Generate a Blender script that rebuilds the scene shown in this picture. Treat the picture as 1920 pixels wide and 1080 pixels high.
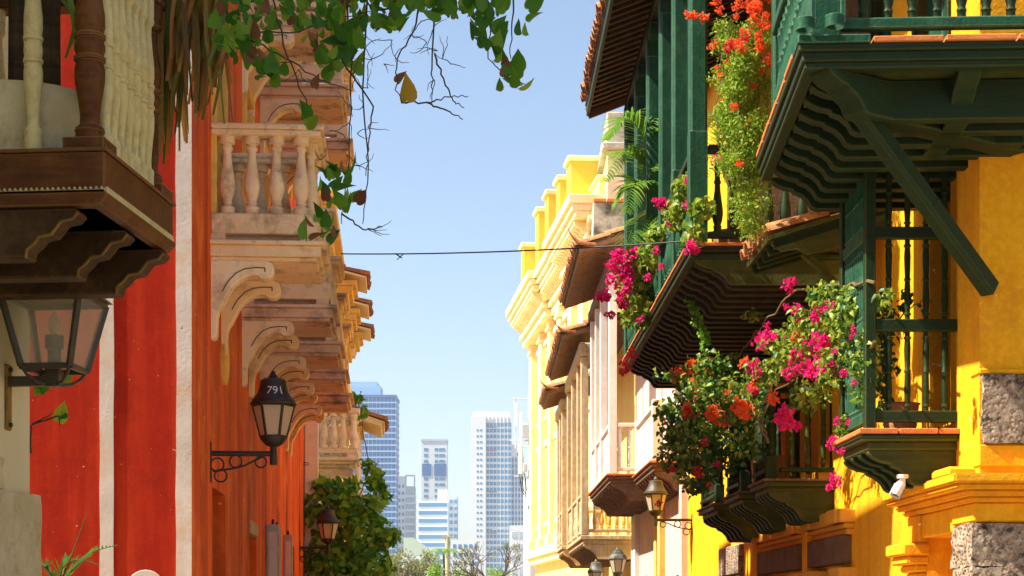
import bpy, bmesh, math, random
from mathutils import Vector, Matrix, Euler, noise as mnoise
R = math.radians
for o in list(bpy.data.objects): bpy.data.objects.remove(o)
sc = bpy.context.scene
COL = sc.collection
# ---------------------------------------------------------------- camera, sky, sun, exposure
EYE, FPX, CX, HY = 1.6, 3200.0, 960.0, 1150.0      # eye height; focal length and horizon row of the 1920x1080 picture
cam_d = bpy.data.cameras.new('camera'); cam = bpy.data.objects.new('camera', cam_d); COL.objects.link(cam)
cam.location = (0, 0, EYE); cam.rotation_euler = (R(90), 0, 0)
cam_d.sensor_width = 36; cam_d.lens = 36*FPX/1920; cam_d.shift_y = (HY-540)/1920
cam_d.clip_start = .1; cam_d.clip_end = 9000
sc.camera = cam
SUN_EL, SUN_AZ = R(50), R(11)                      # sun over the left houses, a little behind the camera
w = bpy.data.worlds.new('World'); sc.world = w; w.use_nodes = True
nt = w.node_tree; bg = nt.nodes['Background']
sky = nt.nodes.new('ShaderNodeTexSky'); sky.sky_type = 'NISHITA'; sky.sun_disc = False
sky.sun_elevation = SUN_EL
sdir = Vector((-math.cos(SUN_EL)*math.cos(SUN_AZ), -math.cos(SUN_EL)*math.sin(SUN_AZ), math.sin(SUN_EL)))
sky.sun_rotation = math.atan2(sdir.x, sdir.y)
sky.air_density = 1.0; sky.dust_density = 1.3; sky.ozone_density = 1.3; sky.altitude = 0
nt.links.new(sky.outputs[0], bg.inputs[0]); bg.inputs[1].default_value = .078
sl = bpy.data.lights.new('sun', 'SUN'); sl.energy = 5; sl.angle = R(.55); sl.color = (1, .915, .75)
sun = bpy.data.objects.new('sun', sl); COL.objects.link(sun)
sun.rotation_euler = (-sdir).to_track_quat('-Z', 'Y').to_euler(); sun.location = (-20, -10, 30)
vs = sc.view_settings; vs.view_transform = 'Standard'; vs.look = 'None'; vs.gamma = 1; vs.exposure = 1.45; vs.use_curve_mapping = False
sc.cycles.max_bounces = 9; sc.cycles.diffuse_bounces = 7; sc.cycles.transparent_max_bounces = 8
rng = random.Random(7)

def at(px, py, Y):                                  # a pixel of the picture at distance Y
    return Vector(((px-CX)*Y/FPX, Y, EYE+(HY-py)*Y/FPX))
def zp(py, Y): return EYE+(HY-py)*Y/FPX
def xp(px, Y): return (px-CX)*Y/FPX

# ---------------------------------------------------------------- materials
def mat(name, c1, c2=None, nscale=2.0, rough=.75, bump=.25, bscale=30, streak=None, samt=.5, sscale=(5, 5, .35),
        dirt=None, damt=.5, dscale=1.2, spec=.14, fine=None, pit=0, lo=.35, hi=.7, worn_lit=None, chips=None):
    m = bpy.data.materials.new(name); m.use_nodes = True; n = m.node_tree; L = n.links.new
    b = n.nodes['Principled BSDF']; b.inputs['Roughness'].default_value = rough
    b.inputs['Specular IOR Level'].default_value = spec
    geo = n.nodes.new('ShaderNodeNewGeometry'); P = geo.outputs['Position']
    def nz(scale, detail=4, vec=None, rg=.6):
        t = n.nodes.new('ShaderNodeTexNoise'); t.inputs['Scale'].default_value = scale
        t.inputs['Detail'].default_value = detail; t.inputs['Roughness'].default_value = rg
        L(vec or P, t.inputs['Vector']); return t.outputs['Fac']
    def ramp(f, a, b_):
        r = n.nodes.new('ShaderNodeMapRange'); r.inputs[1].default_value = a; r.inputs[2].default_value = b_
        r.clamp = True; L(f, r.inputs[0]); return r.outputs[0]
    def mix(f, a, b_, k=1.0):
        x = n.nodes.new('ShaderNodeMix'); x.data_type = 'RGBA'
        if k != 1.0:
            q = n.nodes.new('ShaderNodeMath'); q.operation = 'MULTIPLY'; q.inputs[1].default_value = k; L(f, q.inputs[0]); f = q.outputs[0]
        L(f, x.inputs[0])
        for v, s in ((a, x.inputs[6]), (b_, x.inputs[7])):
            if isinstance(v, tuple): s.default_value = (*v, 1)
            else: L(v, s)
        return x.outputs[2]
    col = mix(ramp(nz(nscale, 6), lo, hi), c1, c2 or tuple(x*.75 for x in c1))
    if fine: col = mix(ramp(nz(fine[1], 3), .4, .75), col, fine[0])
    if streak:
        mp = n.nodes.new('ShaderNodeMapping'); mp.inputs['Scale'].default_value = sscale; L(P, mp.inputs['Vector'])
        col = mix(ramp(nz(1, 5, mp.outputs[0]), .45, .75), col, streak, samt)
    if dirt: col = mix(ramp(nz(dscale, 8, rg=.7), .5, .68), col, dirt, damt)
    if chips: col = mix(ramp(nz(chips[1], 3), chips[2], chips[2]+.02), col, chips[0])
    if worn_lit:                                        # paler arrises: rubbed paint and bounced light put into one colour
        bv = n.nodes.new('ShaderNodeBevel'); bv.samples = 3; bv.inputs[0].default_value = worn_lit[1]
        dt = n.nodes.new('ShaderNodeVectorMath'); dt.operation = 'DOT_PRODUCT'; L(bv.outputs[0], dt.inputs[0]); L(geo.outputs['Normal'], dt.inputs[1])
        ng = n.nodes.new('ShaderNodeMath'); ng.operation = 'ADD'; L(dt.outputs['Value'], ng.inputs[0])
        nn = n.nodes.new('ShaderNodeMath'); nn.operation = 'MULTIPLY'; nn.inputs[1].default_value = .30; L(nz(24, 4), nn.inputs[0]); L(nn.outputs[0], ng.inputs[1])
        col = mix(ramp(ng.outputs[0], 1.10, .93), col, worn_lit[0])
    L(col, b.inputs['Base Color'])
    if bump:
        bp = n.nodes.new('ShaderNodeBump'); bp.inputs['Strength'].default_value = bump; bp.inputs['Distance'].default_value = .02
        h = nz(bscale, 6)
        if pit:
            v = n.nodes.new('ShaderNodeTexVoronoi'); v.inputs['Scale'].default_value = pit; L(P, v.inputs['Vector'])
            q = n.nodes.new('ShaderNodeMath'); q.operation = 'ADD'; L(h, q.inputs[0]); L(ramp(v.outputs['Distance'], .1, .5), q.inputs[1]); h = q.outputs[0]
        L(h, bp.inputs['Height']); L(bp.outputs[0], b.inputs['Normal'])
    return m
def leafmat(name, cols, trans=.45, rough=.45):
    m = bpy.data.materials.new(name); m.use_nodes = True; n = m.node_tree; L = n.links.new
    b = n.nodes['Principled BSDF']; b.inputs['Roughness'].default_value = rough; b.inputs['Specular IOR Level'].default_value = .35
    g = n.nodes.new('ShaderNodeNewGeometry'); oi = n.nodes.new('ShaderNodeObjectInfo')
    ad = n.nodes.new('ShaderNodeMath'); ad.operation = 'ADD'; L(g.outputs['Random Per Island'], ad.inputs[0]); L(oi.outputs['Random'], ad.inputs[1])
    fr = n.nodes.new('ShaderNodeMath'); fr.operation = 'FRACT'; L(ad.outputs[0], fr.inputs[0])
    cr = n.nodes.new('ShaderNodeValToRGB'); e = cr.color_ramp.elements
    while len(e) < len(cols): e.new(.5)
    for i, c in enumerate(cols): e[i].position = i/(len(cols)-1); e[i].color = (*c, 1)
    L(fr.outputs[0], cr.inputs[0]); L(cr.outputs[0], b.inputs['Base Color'])
    t = n.nodes.new('ShaderNodeBsdfTranslucent'); L(cr.outputs[0], t.inputs[0])
    mx = n.nodes.new('ShaderNodeMixShader'); mx.inputs[0].default_value = trans
    L(b.outputs[0], mx.inputs[1]); L(t.outputs[0], mx.inputs[2]); L(mx.outputs[0], n.nodes['Material Output'].inputs[0])
    return m
def glassmat(name, col, tr=.5, rough=.35):
    m = bpy.data.materials.new(name); m.use_nodes = True; n = m.node_tree; L = n.links.new
    b = n.nodes['Principled BSDF']; b.inputs['Base Color'].default_value = (*col, 1); b.inputs['Roughness'].default_value = rough
    t = n.nodes.new('ShaderNodeBsdfTranslucent'); t.inputs[0].default_value = (*col, 1)
    tp = n.nodes.new('ShaderNodeBsdfTransparent')
    a = n.nodes.new('ShaderNodeMixShader'); a.inputs[0].default_value = .5; L(b.outputs[0], a.inputs[1]); L(t.outputs[0], a.inputs[2])
    c = n.nodes.new('ShaderNodeMixShader'); c.inputs[0].default_value = tr; L(a.outputs[0], c.inputs[1]); L(tp.outputs[0], c.inputs[2])
    L(c.outputs[0], n.nodes['Material Output'].inputs[0]); return m
def plain(name, col, rough=.5, metal=0, spec=.5):
    m = bpy.data.materials.new(name); m.use_nodes = True; b = m.node_tree.nodes['Principled BSDF']
    b.inputs['Base Color'].default_value = (*col, 1); b.inputs['Roughness'].default_value = rough; b.inputs['Metallic'].default_value = metal
    b.inputs['Specular IOR Level'].default_value = spec; return m
M = {}
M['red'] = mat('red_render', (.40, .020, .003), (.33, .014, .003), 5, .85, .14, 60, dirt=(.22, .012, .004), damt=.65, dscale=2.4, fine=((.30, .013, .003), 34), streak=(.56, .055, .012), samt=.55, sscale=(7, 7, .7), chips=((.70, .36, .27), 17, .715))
M['redside'] = mat('red_weathered_bounce_render', (.78, .135, .012), (.60, .075, .010), 1.2, .85, .3, 18, streak=(.13, .025, .008), samt=1.0, sscale=(6, 2.2, .12), dirt=(.80, .24, .04), damt=.7, dscale=1.5, chips=((.80, .45, .22), 9, .70))  # orange base holds light bounced across the street; streaks and chips are weathering
M['band'] = mat('white_limewash', (.66, .60, .54), (.54, .47, .41), 3, .9, .12, 30, dirt=(.62, .36, .20), damt=.7, dscale=2.2, chips=((.40, .10, .05), 11, .72))
M['yellow'] = mat('yellow_render', (.88, .42, .008), (.82, .35, .008), 1.3, .85, .3, 16, streak=(.70, .30, .012), samt=.4, dirt=(.58, .25, .012), damt=.6, dscale=1.6, fine=((.90, .50, .02), 26), chips=((.55, .26, .03), 7, .74))
M['yellow2'] = mat('yellow_limewash_render', (.82, .37, .007), (.78, .30, .007), 1.6, .85, .35, 22, dirt=(.52, .21, .012), damt=.6, dscale=1.7, fine=((.88, .46, .02), 24), streak=(.60, .26, .014), samt=.5, chips=((.85, .70, .42), 10, .72))
M['green'] = mat('dark_green_paint', (.008, .024, .009), (.013, .032, .010), 3, .5, .3, 45, streak=(.022, .040, .012), samt=.8, sscale=(1.6, 40, 40), dirt=(.026, .030, .009), damt=.6, dscale=4, worn_lit=((.085, .10, .035), .014))
M['olive'] = mat('wall_bounce_green_paint', (.050, .062, .010), (.036, .048, .010), 5, .55, .35, 35, streak=(.020, .028, .008), samt=.8, sscale=(1.6, 30, 30), dirt=(.11, .10, .022), damt=.6, dscale=5, worn_lit=((.20, .19, .06), .012))  # olive puts the yellow wall's bounce into the green timber colour
M['teal'] = mat('sky_lit_teal_paint', (.012, .080, .040), (.014, .058, .030), 4, .5, .3, 40, streak=(.006, .036, .022), samt=.8, sscale=(36, 36, 1.3), dirt=(.05, .13, .07), damt=.5, dscale=5, worn_lit=((.16, .26, .16), .012))  # teal on street-facing timber puts sky light into the green paint
M['stone'] = mat('aged_stone', (.84, .70, .46), (.76, .58, .34), 3, .9, .5, 30, dirt=(.13, .085, .055), damt=.75, dscale=3.2)
M['console'] = mat('cream_console_plaster', (.88, .78, .54), (.82, .68, .42), 3, .9, .4, 30, dirt=(.34, .22, .12), damt=.6, dscale=4)
M['shaded_slab'] = mat('shaded_aged_stone', (.76, .62, .48), (.66, .50, .37), 3, .9, .5, 30, dirt=(.10, .065, .045), damt=.8, dscale=2.4)  # mauve tone puts shade into the slabs beyond the first balcony
M['stoney'] = mat('yellow_aged_stone', (.80, .52, .13), (.70, .42, .09), 3, .9, .4, 30, dirt=(.30, .20, .08), damt=.4, dscale=3)
M['white'] = mat('white_paint', (.80, .76, .68), (.72, .67, .58), 3, .7, .25, 30, dirt=(.55, .47, .36), damt=.4, dscale=4)
M['whitestone'] = mat('white_weathered_stone', (.86, .80, .66), (.76, .68, .52), 4, .9, .5, 25, dirt=(.30, .26, .21), damt=.5, dscale=3.5)
M['cream'] = mat('cream_render', (.66, .59, .36), (.56, .49, .27), 1.5, .85, .3, 20, streak=(.50, .44, .28), samt=.4)
M['creambal'] = mat('cream_worn_paint', (.66, .56, .26), (.54, .44, .18), 12, .6, .5, 60, dirt=(.30, .26, .14), damt=.5, dscale=14)
M['brown'] = mat('brown_wood', (.135, .050, .010), (.080, .028, .006), 5, .5, .4, 40, streak=(.045, .016, .005), samt=.8, sscale=(1.8, 40, 40), dirt=(.22, .10, .03), damt=.5, dscale=6, worn_lit=((.34, .18, .07), .010))
M['beam'] = mat('dark_beam_wood', (.065, .032, .010), (.036, .018, .007), 6, .6, .5, 40, dirt=(.13, .08, .03), damt=.6, dscale=7, worn_lit=((.22, .13, .06), .010))
M['blackbeam'] = mat('black_green_beam_wood', (.020, .017, .011), (.012, .012, .008), 6, .6, .5, 40, dirt=(.055, .035, .018), damt=.6, dscale=7, worn_lit=((.20, .12, .07), .010))
M['greybeam'] = mat('weathered_brown_wood', (.17, .10, .062), (.11, .062, .040), 6, .7, .6, 40, dirt=(.30, .20, .12), damt=.5, dscale=8)
M['rafter'] = mat('lit_tan_rafter_wood', (.36, .22, .11), (.26, .15, .07), 6, .8, .5, 40, dirt=(.14, .08, .04), damt=.5, dscale=8)  # tan paints light on the rafters, dark boards the shade between them
M['palewood'] = mat('bleached_wood', (.60, .48, .30), (.42, .31, .18), 6, .8, .6, 40, streak=(.22, .15, .09), samt=.6, sscale=(20, 20, 1.2))
M['black'] = mat('black_iron', (.012, .011, .010), (.02, .015, .012), 10, .5, .3, 60, spec=.5)
M['bronze'] = mat('bronze_iron', (.035, .028, .012), (.06, .045, .02), 12, .45, .4, 50, spec=.5)
M['greyiron'] = mat('grey_painted_iron', (.13, .13, .11), (.09, .09, .08), 10, .5, .3, 60, spec=.4)
M['rust'] = mat('rusty_iron', (.30, .17, .03), (.12, .06, .02), 14, .6, .4, 50)
M['tile'] = mat('clay_tile', (.46, .19, .075), (.34, .12, .045), 5, .85, .5, 45, dirt=(.14, .085, .05), damt=.65, dscale=6, fine=((.55, .30, .14), 14))
M['tileedge'] = mat('clay_edge_tile', (.58, .20, .06), (.46, .14, .04), 6, .8, .4, 50, dirt=(.30, .12, .05), damt=.4, dscale=9)
M['rough'] = mat('rough_coral_stone', (.36, .26, .19), (.15, .10, .07), 9, .95, 1.0, 18, dirt=(.025, .018, .013), damt=1.0, dscale=11, pit=26, fine=((.52, .42, .32), 20))
M['rough2'] = mat('smooth_sandstone', (.58, .50, .30), (.46, .38, .20), 5, .95, .7, 30, dirt=(.28, .20, .09), damt=.6, dscale=9)
M['grime'] = mat('grimy_parapet', (.55, .48, .38), (.30, .26, .21), 1.6, .95, .5, 12, dirt=(.07, .06, .05), damt=.9, dscale=1.3)
M['beige'] = mat('beige_render', (.66, .52, .34), (.58, .44, .28), 1.2, .9, .3, 12, dirt=(.36, .28, .2), damt=.35)
M['paleyellow'] = mat('pale_yellow_render', (.88, .66, .24), (.84, .58, .18), 1.2, .85, .2, 10, streak=(.66, .48, .20), samt=.35, sscale=(2, 2, .15))
M['paletrim'] = mat('cream_trim', (.88, .77, .46), (.84, .67, .32), 1.5, .85, .25, 10, dirt=(.55, .42, .22), damt=.4)
M['yellow3'] = mat('lemon_render', (.88, .56, .07), (.84, .48, .05), 1.3, .85, .2, 12, dirt=(.60, .36, .08), damt=.5, dscale=2)
M['dark'] = mat('dark_interior', (.020, .016, .013), None, 3, .9, .1)
M['darkwood'] = mat('dark_door_wood', (.06, .032, .018), (.04, .02, .012), 6, .6, .4, 40)
M['wallwood'] = mat('brown_board', (.20, .12, .07), (.13, .075, .045), 5, .8, .5, 40, streak=(.07, .04, .025), samt=.5, sscale=(14, 14, 1))
M['shutter'] = mat('pale_shutter_paint', (.60, .54, .52), (.52, .46, .42), 5, .7, .4, 30, dirt=(.35, .28, .22), damt=.5, dscale=5)
M['pink'] = mat('pink_white_render', (.72, .55, .47), (.62, .43, .35), 2, .9, .3, 20, streak=(.5, .34, .27), samt=.4)
M['orangewall'] = mat('ochre_render', (.78, .40, .05), (.70, .33, .04), 1.5, .85, .3, 18, streak=(.56, .27, .05), samt=.4)
M['pane'] = glassmat('frosted_pane', (.80, .72, .55), .25, .3)
M['clear'] = glassmat('old_glass_pane', (.66, .66, .52), .72, .08)
M['plastic'] = plain('white_plastic', (.78, .76, .72), .35)
M['ground'] = mat('ground_earth', (.24, .21, .17), (.19, .16, .13), .3, .95, .2, 5)
M['bounce_road'] = mat('bounce_paving', (.46, .36, .24), (.38, .29, .19), 2, .9, .3, 60)  # unseen road made pale and warm to bounce light onto undersides
M['paving'] = mat('paving', (.46, .38, .27), (.38, .31, .22), 2, .9, .3, 30)
M['kerb'] = mat('kerb_stone', (.42, .39, .34), (.34, .31, .27), 4, .9, .3, 30)
M['text'] = plain('white_stencil', (.62, .60, .56), .7)
M['wire'] = plain('black_cable', (.015, .015, .017), .6)
M['stem'] = mat('vine_stem', (.055, .045, .035), (.09, .06, .04), 20, .8, .2)
M['stemg'] = mat('green_brown_stem', (.16, .12, .05), (.10, .08, .03), 20, .8, .2)
M['trunk'] = mat('bark', (.13, .10, .075), (.07, .055, .04), 10, .9, .6, 30)
M['palmtrunk'] = mat('palm_trunk', (.10, .065, .030), (.05, .03, .016), 8, .9, .6, 20, streak=(.02, .012, .008), samt=.8, sscale=(2, 2, 22))
M['leaf_vine'] = leafmat('vine_leaf', [(.03, .13, .012), (.06, .21, .015), (.14, .32, .02), (.04, .16, .02)], .55)
M['leaf_vine2'] = leafmat('sunlit_vine_leaf', [(.16, .34, .03), (.26, .40, .04), (.10, .26, .02)], .6)  # paler copy of the vine leaf, yellow sunlight put into its colour
M['leaf_yel'] = leafmat('yellowed_leaf', [(.42, .30, .03), (.36, .22, .03)], .4)
M['leaf_dead'] = leafmat('dead_leaf', [(.22, .10, .04), (.15, .065, .03)], .3, .7)
M['leaf_ivy'] = leafmat('creeper_leaf', [(.05, .21, .02), (.09, .31, .025), (.17, .43, .03), (.32, .54, .04), (.04, .18, .02)], .5)
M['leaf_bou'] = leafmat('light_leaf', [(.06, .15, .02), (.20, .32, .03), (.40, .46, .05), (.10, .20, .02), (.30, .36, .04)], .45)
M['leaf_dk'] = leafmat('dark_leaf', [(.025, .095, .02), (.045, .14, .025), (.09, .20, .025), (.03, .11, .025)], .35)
M['leaf_fern'] = leafmat('fern_leaf', [(.20, .34, .02), (.30, .44, .03), (.14, .26, .02), (.34, .38, .05)], .5)
M['leaf_palm'] = leafmat('palm_leaf', [(.10, .24, .03), (.16, .33, .04), (.28, .40, .06)], .45)
M['leaf_dry'] = leafmat('dry_palm_blade', [(.48, .18, .03), (.05, .11, .015), (.62, .32, .07), (.03, .07, .012), (.30, .12, .025), (.12, .22, .03)], .45, .6)
M['leaf_tree'] = leafmat('tree_leaf', [(.22, .25, .06), (.30, .24, .09), (.14, .22, .04), (.34, .27, .13)], .35, .7)
M['leaf_tree2'] = leafmat('fresh_tree_leaf', [(.18, .34, .03), (.26, .40, .05), (.12, .26, .03)], .4, .7)
M['magenta'] = leafmat('magenta_bract', [(.75, .015, .22), (.85, .03, .30), (.62, .01, .16)], .45, .6)
M['orange'] = leafmat('orange_bract', [(.85, .13, .03), (.90, .20, .05), (.75, .07, .03)], .45, .6)
M['redpink'] = leafmat('red_bract', [(.80, .05, .08), (.85, .09, .06), (.7, .03, .12)], .45, .6)
M['tw_blue'] = plain('blue_tower_glass', (.025, .13, .36), .5, 0, .15)
M['tw_blue2'] = plain('dark_tower_glass', (.07, .24, .44), .5, 0, .15)
M['tw_white'] = mat('white_concrete', (.76, .78, .80), (.70, .73, .76), .05, .8, 0)
M['tw_grey'] = mat('grey_concrete', (.50, .56, .62), (.44, .50, .56), .05, .8, 0)
M['tw_pale'] = plain('pale_blue_slab', (.22, .42, .66), .6)
M['tw_red'] = plain('red_panel', (.45, .12, .12), .7)
M['tw_green'] = plain('green_roof', (.50, .60, .46), .8)
M['steel'] = plain('galvanised_steel', (.55, .58, .60), .45, .3)

# ---------------------------------------------------------------- mesh helpers
class MB:
    def __init__(s): s.v = []; s.f = []
    def add(s, vs, fs, T=None):
        b = len(s.v)
        s.v += [tuple(T @ Vector(p)) if T else tuple(p) for p in vs]
        s.f += [tuple(b+i for i in f) for f in fs]; return s
    def box(s, x0, x1, y0, y1, z0, z1, T=None):
        return s.add([(x0,y0,z0),(x1,y0,z0),(x1,y1,z0),(x0,y1,z0),(x0,y0,z1),(x1,y0,z1),(x1,y1,z1),(x0,y1,z1)],
                     [(0,3,2,1),(4,5,6,7),(0,1,5,4),(1,2,6,5),(2,3,7,6),(3,0,4,7)], T)
    def prism(s, poly, a, b, axis='y', T=None):
        n = len(poly)
        f = {'y': lambda p, t: (p[0], t, p[1]), 'x': lambda p, t: (t, p[0], p[1]), 'z': lambda p, t: (p[0], p[1], t)}[axis]
        vs = [f(p, a) for p in poly]+[f(p, b) for p in poly]
        fs = [tuple(range(n)), tuple(range(2*n-1, n-1, -1))]+[(i, (i+1) % n, n+(i+1) % n, n+i) for i in range(n)]
        return s.add(vs, fs, T)
    def lathe(s, prof, n=12, c=(0, 0, 0), T=None):
        vs = []; fs = []
        for r, z in prof:
            for k in range(n):
                a = 2*math.pi*k/n; vs.append((c[0]+r*math.cos(a), c[1]+r*math.sin(a), c[2]+z))
        for i in range(len(prof)-1):
            for k in range(n):
                fs.append((i*n+k, i*n+(k+1) % n, (i+1)*n+(k+1) % n, (i+1)*n+k))
        fs.append(tuple(range(n-1, -1, -1))); m = (len(prof)-1)*n; fs.append(tuple(range(m, m+n)))
        return s.add(vs, fs, T)
    def tube(s, pts, r, n=6, T=None):
        pts = [Vector(p) for p in pts]; m = len(pts); vs = []; fs = []
        rr = r if isinstance(r, (list, tuple)) else [r]*m
        up = None
        for i, p in enumerate(pts):
            d = (pts[min(i+1, m-1)]-pts[max(i-1, 0)]).normalized()
            if up is None: up = Vector((0, 0, 1)) if abs(d.z) < .9 else Vector((1, 0, 0))
            a = d.cross(up)
            if a.length < 1e-6: a = d.orthogonal()
            a.normalize(); b = a.cross(d).normalized(); up = b
            for k in range(n):
                t = 2*math.pi*k/n; vs.append(p+(a*math.cos(t)+b*math.sin(t))*rr[i])
        for i in range(m-1):
            for k in range(n): fs.append((i*n+k, i*n+(k+1) % n, (i+1)*n+(k+1) % n, (i+1)*n+k))
        fs.append(tuple(range(n-1, -1, -1))); fs.append(tuple(range((m-1)*n, m*n)))
        return s.add(vs, fs, T)
    def bar(s, a, b, w, h):                        # a square bar from a to b, w wide, h deep
        a = Vector(a); b = Vector(b); d = (b-a).normalized()
        x = d.cross(Vector((0, 0, 1)));  x = x.normalized() if x.length > 1e-4 else Vector((1, 0, 0))
        y = x.cross(d).normalized(); vs = []
        for p in (a, b):
            for i, j in ((-1, -1), (1, -1), (1, 1), (-1, 1)): vs.append(p+x*i*w/2+y*j*h/2)
        return s.add(vs, [(0,1,2,3),(7,6,5,4),(0,4,5,1),(1,5,6,2),(2,6,7,3),(3,7,4,0)])
    def leaf(s, p, d, nrm, L, W, fold=.25, droop=.15):
        d = d.normalized(); x = d.cross(nrm)
        if x.length < 1e-4: x = d.orthogonal()
        x.normalize(); u = x.cross(d)
        def q(a, b, c): return p+d*(a*L)+x*(b*W)+u*(c*W)
        vs = [q(0,0,0), q(.3,-.5,fold), q(.3,0,0), q(.3,.5,fold), q(.68,-.36,fold*.6-droop), q(.68,0,-droop), q(.68,.36,fold*.6-droop), q(1,0,-droop*3)]
        return s.add(vs, [(0,2,1),(0,3,2),(1,2,5,4),(2,3,6,5),(4,5,7),(5,6,7)])
    def mesh(s, name, m=None, bev=0, ang=32, smooth=True, recalc=True, seg=1):
        me = bpy.data.meshes.new(name); me.from_pydata(s.v, [], s.f)
        if bev or recalc:
            bm = bmesh.new(); bm.from_mesh(me)
            if recalc: bmesh.ops.recalc_face_normals(bm, faces=bm.faces)
            if bev:
                ed = [e for e in bm.edges if len(e.link_faces) == 2 and e.calc_face_angle(0) > R(40)]
                bmesh.ops.bevel(bm, geom=ed, offset=bev, segments=seg, affect='EDGES', clamp_overlap=True)
            bm.to_mesh(me); bm.free()
        if smooth:
            me.polygons.foreach_set('use_smooth', [True]*len(me.polygons))
            if ang < 180: me.set_sharp_from_angle(angle=R(ang))
        if m: me.materials.append(M[m])
        me.update(); return me
def rough_block(x0, x1, y0, y1, z0, z1, amp=.016, cell=.09, sd=0):
    bm = bmesh.new(); bmesh.ops.create_cube(bm, size=1)
    for v in bm.verts: v.co = ((x0+x1)/2+v.co.x*(x1-x0), (y0+y1)/2+v.co.y*(y1-y0), (z0+z1)/2+v.co.z*(z1-z0))
    for ax, ln in ((0, x1-x0), (1, y1-y0), (2, z1-z0)):
        n = min(14, max(1, int(ln/cell)))
        ed = [e for e in bm.edges if abs((e.verts[0].co-e.verts[1].co)[ax]) > 1e-5 and all(abs((e.verts[0].co-e.verts[1].co)[k]) < 1e-5 for k in range(3) if k != ax)]
        bmesh.ops.subdivide_edges(bm, edges=ed, cuts=n, use_grid_fill=True)
    c = Vector(((x0+x1)/2, (y0+y1)/2, (z0+z1)/2))
    for v in bm.verts:
        p = v.co*11+Vector((sd, sd*2.3, 0)); d = Vector((mnoise.noise(p), mnoise.noise(p+Vector((31, 0, 0))), mnoise.noise(p+Vector((0, 57, 0)))))
        v.co += d*amp*1.6
    me = bpy.data.meshes.new('stone'); bm.to_mesh(me); bm.free()
    me.polygons.foreach_set('use_smooth', [True]*len(me.polygons)); me.set_sharp_from_angle(angle=R(50)); return me
def wm(o):
    return (wm(o.parent) if o.parent else Matrix())@o.matrix_basis
def ob(name, me, parent=None, loc=(0, 0, 0), rot=(0, 0, 0), scale=None, m=None, world=None, **k):
    if isinstance(me, MB): me = me.mesh(name, m, **k)
    o = bpy.data.objects.new(name, me); COL.objects.link(o)
    o.parent = parent
    if world is not None:
        o.matrix_basis = (wm(parent).inverted() if parent else Matrix())@world
    else:
        o.location = loc; o.rotation_euler = rot
        if scale: o.scale = scale if isinstance(scale, (tuple, list)) else (scale,)*3
    return o
def tag(o, label=None, cat=None, group=None, kind=None):
    if label: o['label'] = label
    if cat: o['category'] = cat
    if group: o['group'] = group
    if kind: o['kind'] = kind
    return o
def thing(name, label, cat, loc=(0, 0, 0), rz=0, group=None):
    o = bpy.data.objects.new(name, None); COL.objects.link(o); o.location = loc; o.rotation_euler = (0, 0, rz)
    o.empty_display_size = .2
    return tag(o, label, cat, group)
def TR(p, rz=0, rx=0, ry=0, s=1):
    return Matrix.Translation(Vector(p))@Euler((rx, ry, rz)).to_matrix().to_4x4()@Matrix.Scale(s, 4)
class Side:                                         # a street front: local x = out of the wall, y along it, z up
    def __init__(s, x0, y0, dx, side):
        k = math.hypot(1, dx); s.x0, s.y0, s.dx, s.k = x0, y0, dx, k
        s.sg = 1 if side == 'L' else -1
        s.n = Vector((1, -dx))/k*s.sg; s.rz = math.atan2(s.n.y, s.n.x)
    def x(s, Y): return s.x0+s.dx*(Y-s.y0)
    def y(s, Y): return s.sg*(Y-s.y0)*s.k           # local y of a world Y
    def span(s, a, b): p, q = s.y(a), s.y(b); return min(p, q), max(p, q)
    def W(s, Y, o, z): return Vector((s.x(Y)+s.n.x*o, Y+s.n.y*o, z))
    def Yof(s, px, o=0):                            # world Y where a line o proud of the wall crosses a picture column
        a = (px-CX)/FPX; return (s.x0-s.dx*s.y0+s.n.x*o)/(a-s.dx)
def wall_mesh(y0, y1, z0, z1, ops, t=.3, D=6.0):
    mb = MB(); ys = sorted({y0, y1, *[v for o in ops for v in o[:2]]}); zs = sorted({z0, z1, *[v for o in ops for v in o[2:4]]})
    for a, b in zip(ys, ys[1:]):
        for c, d in zip(zs, zs[1:]):
            if any(o[0] <= (a+b)/2 <= o[1] and o[2] <= (c+d)/2 <= o[3] for o in ops): continue
            mb.add([(0,a,c),(0,b,c),(0,b,d),(0,a,d)], [(0,1,2,3)])
    for a, b, c, d in [o[:4] for o in ops]:
        mb.add([(0,a,c),(0,b,c),(0,b,d),(0,a,d),(-t,a,c),(-t,b,c),(-t,b,d),(-t,a,d)], [(0,1,5,4),(1,2,6,5),(2,3,7,6),(3,0,4,7),(4,5,6,7)])
    mb.add([(0,y0,z0),(0,y1,z0),(0,y1,z1),(0,y0,z1),(-D,y0,z0),(-D,y1,z0),(-D,y1,z1),(-D,y0,z1)], [(0,3,7,4),(1,5,6,2),(3,2,6,7),(4,7,6,5)])
    return mb
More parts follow.
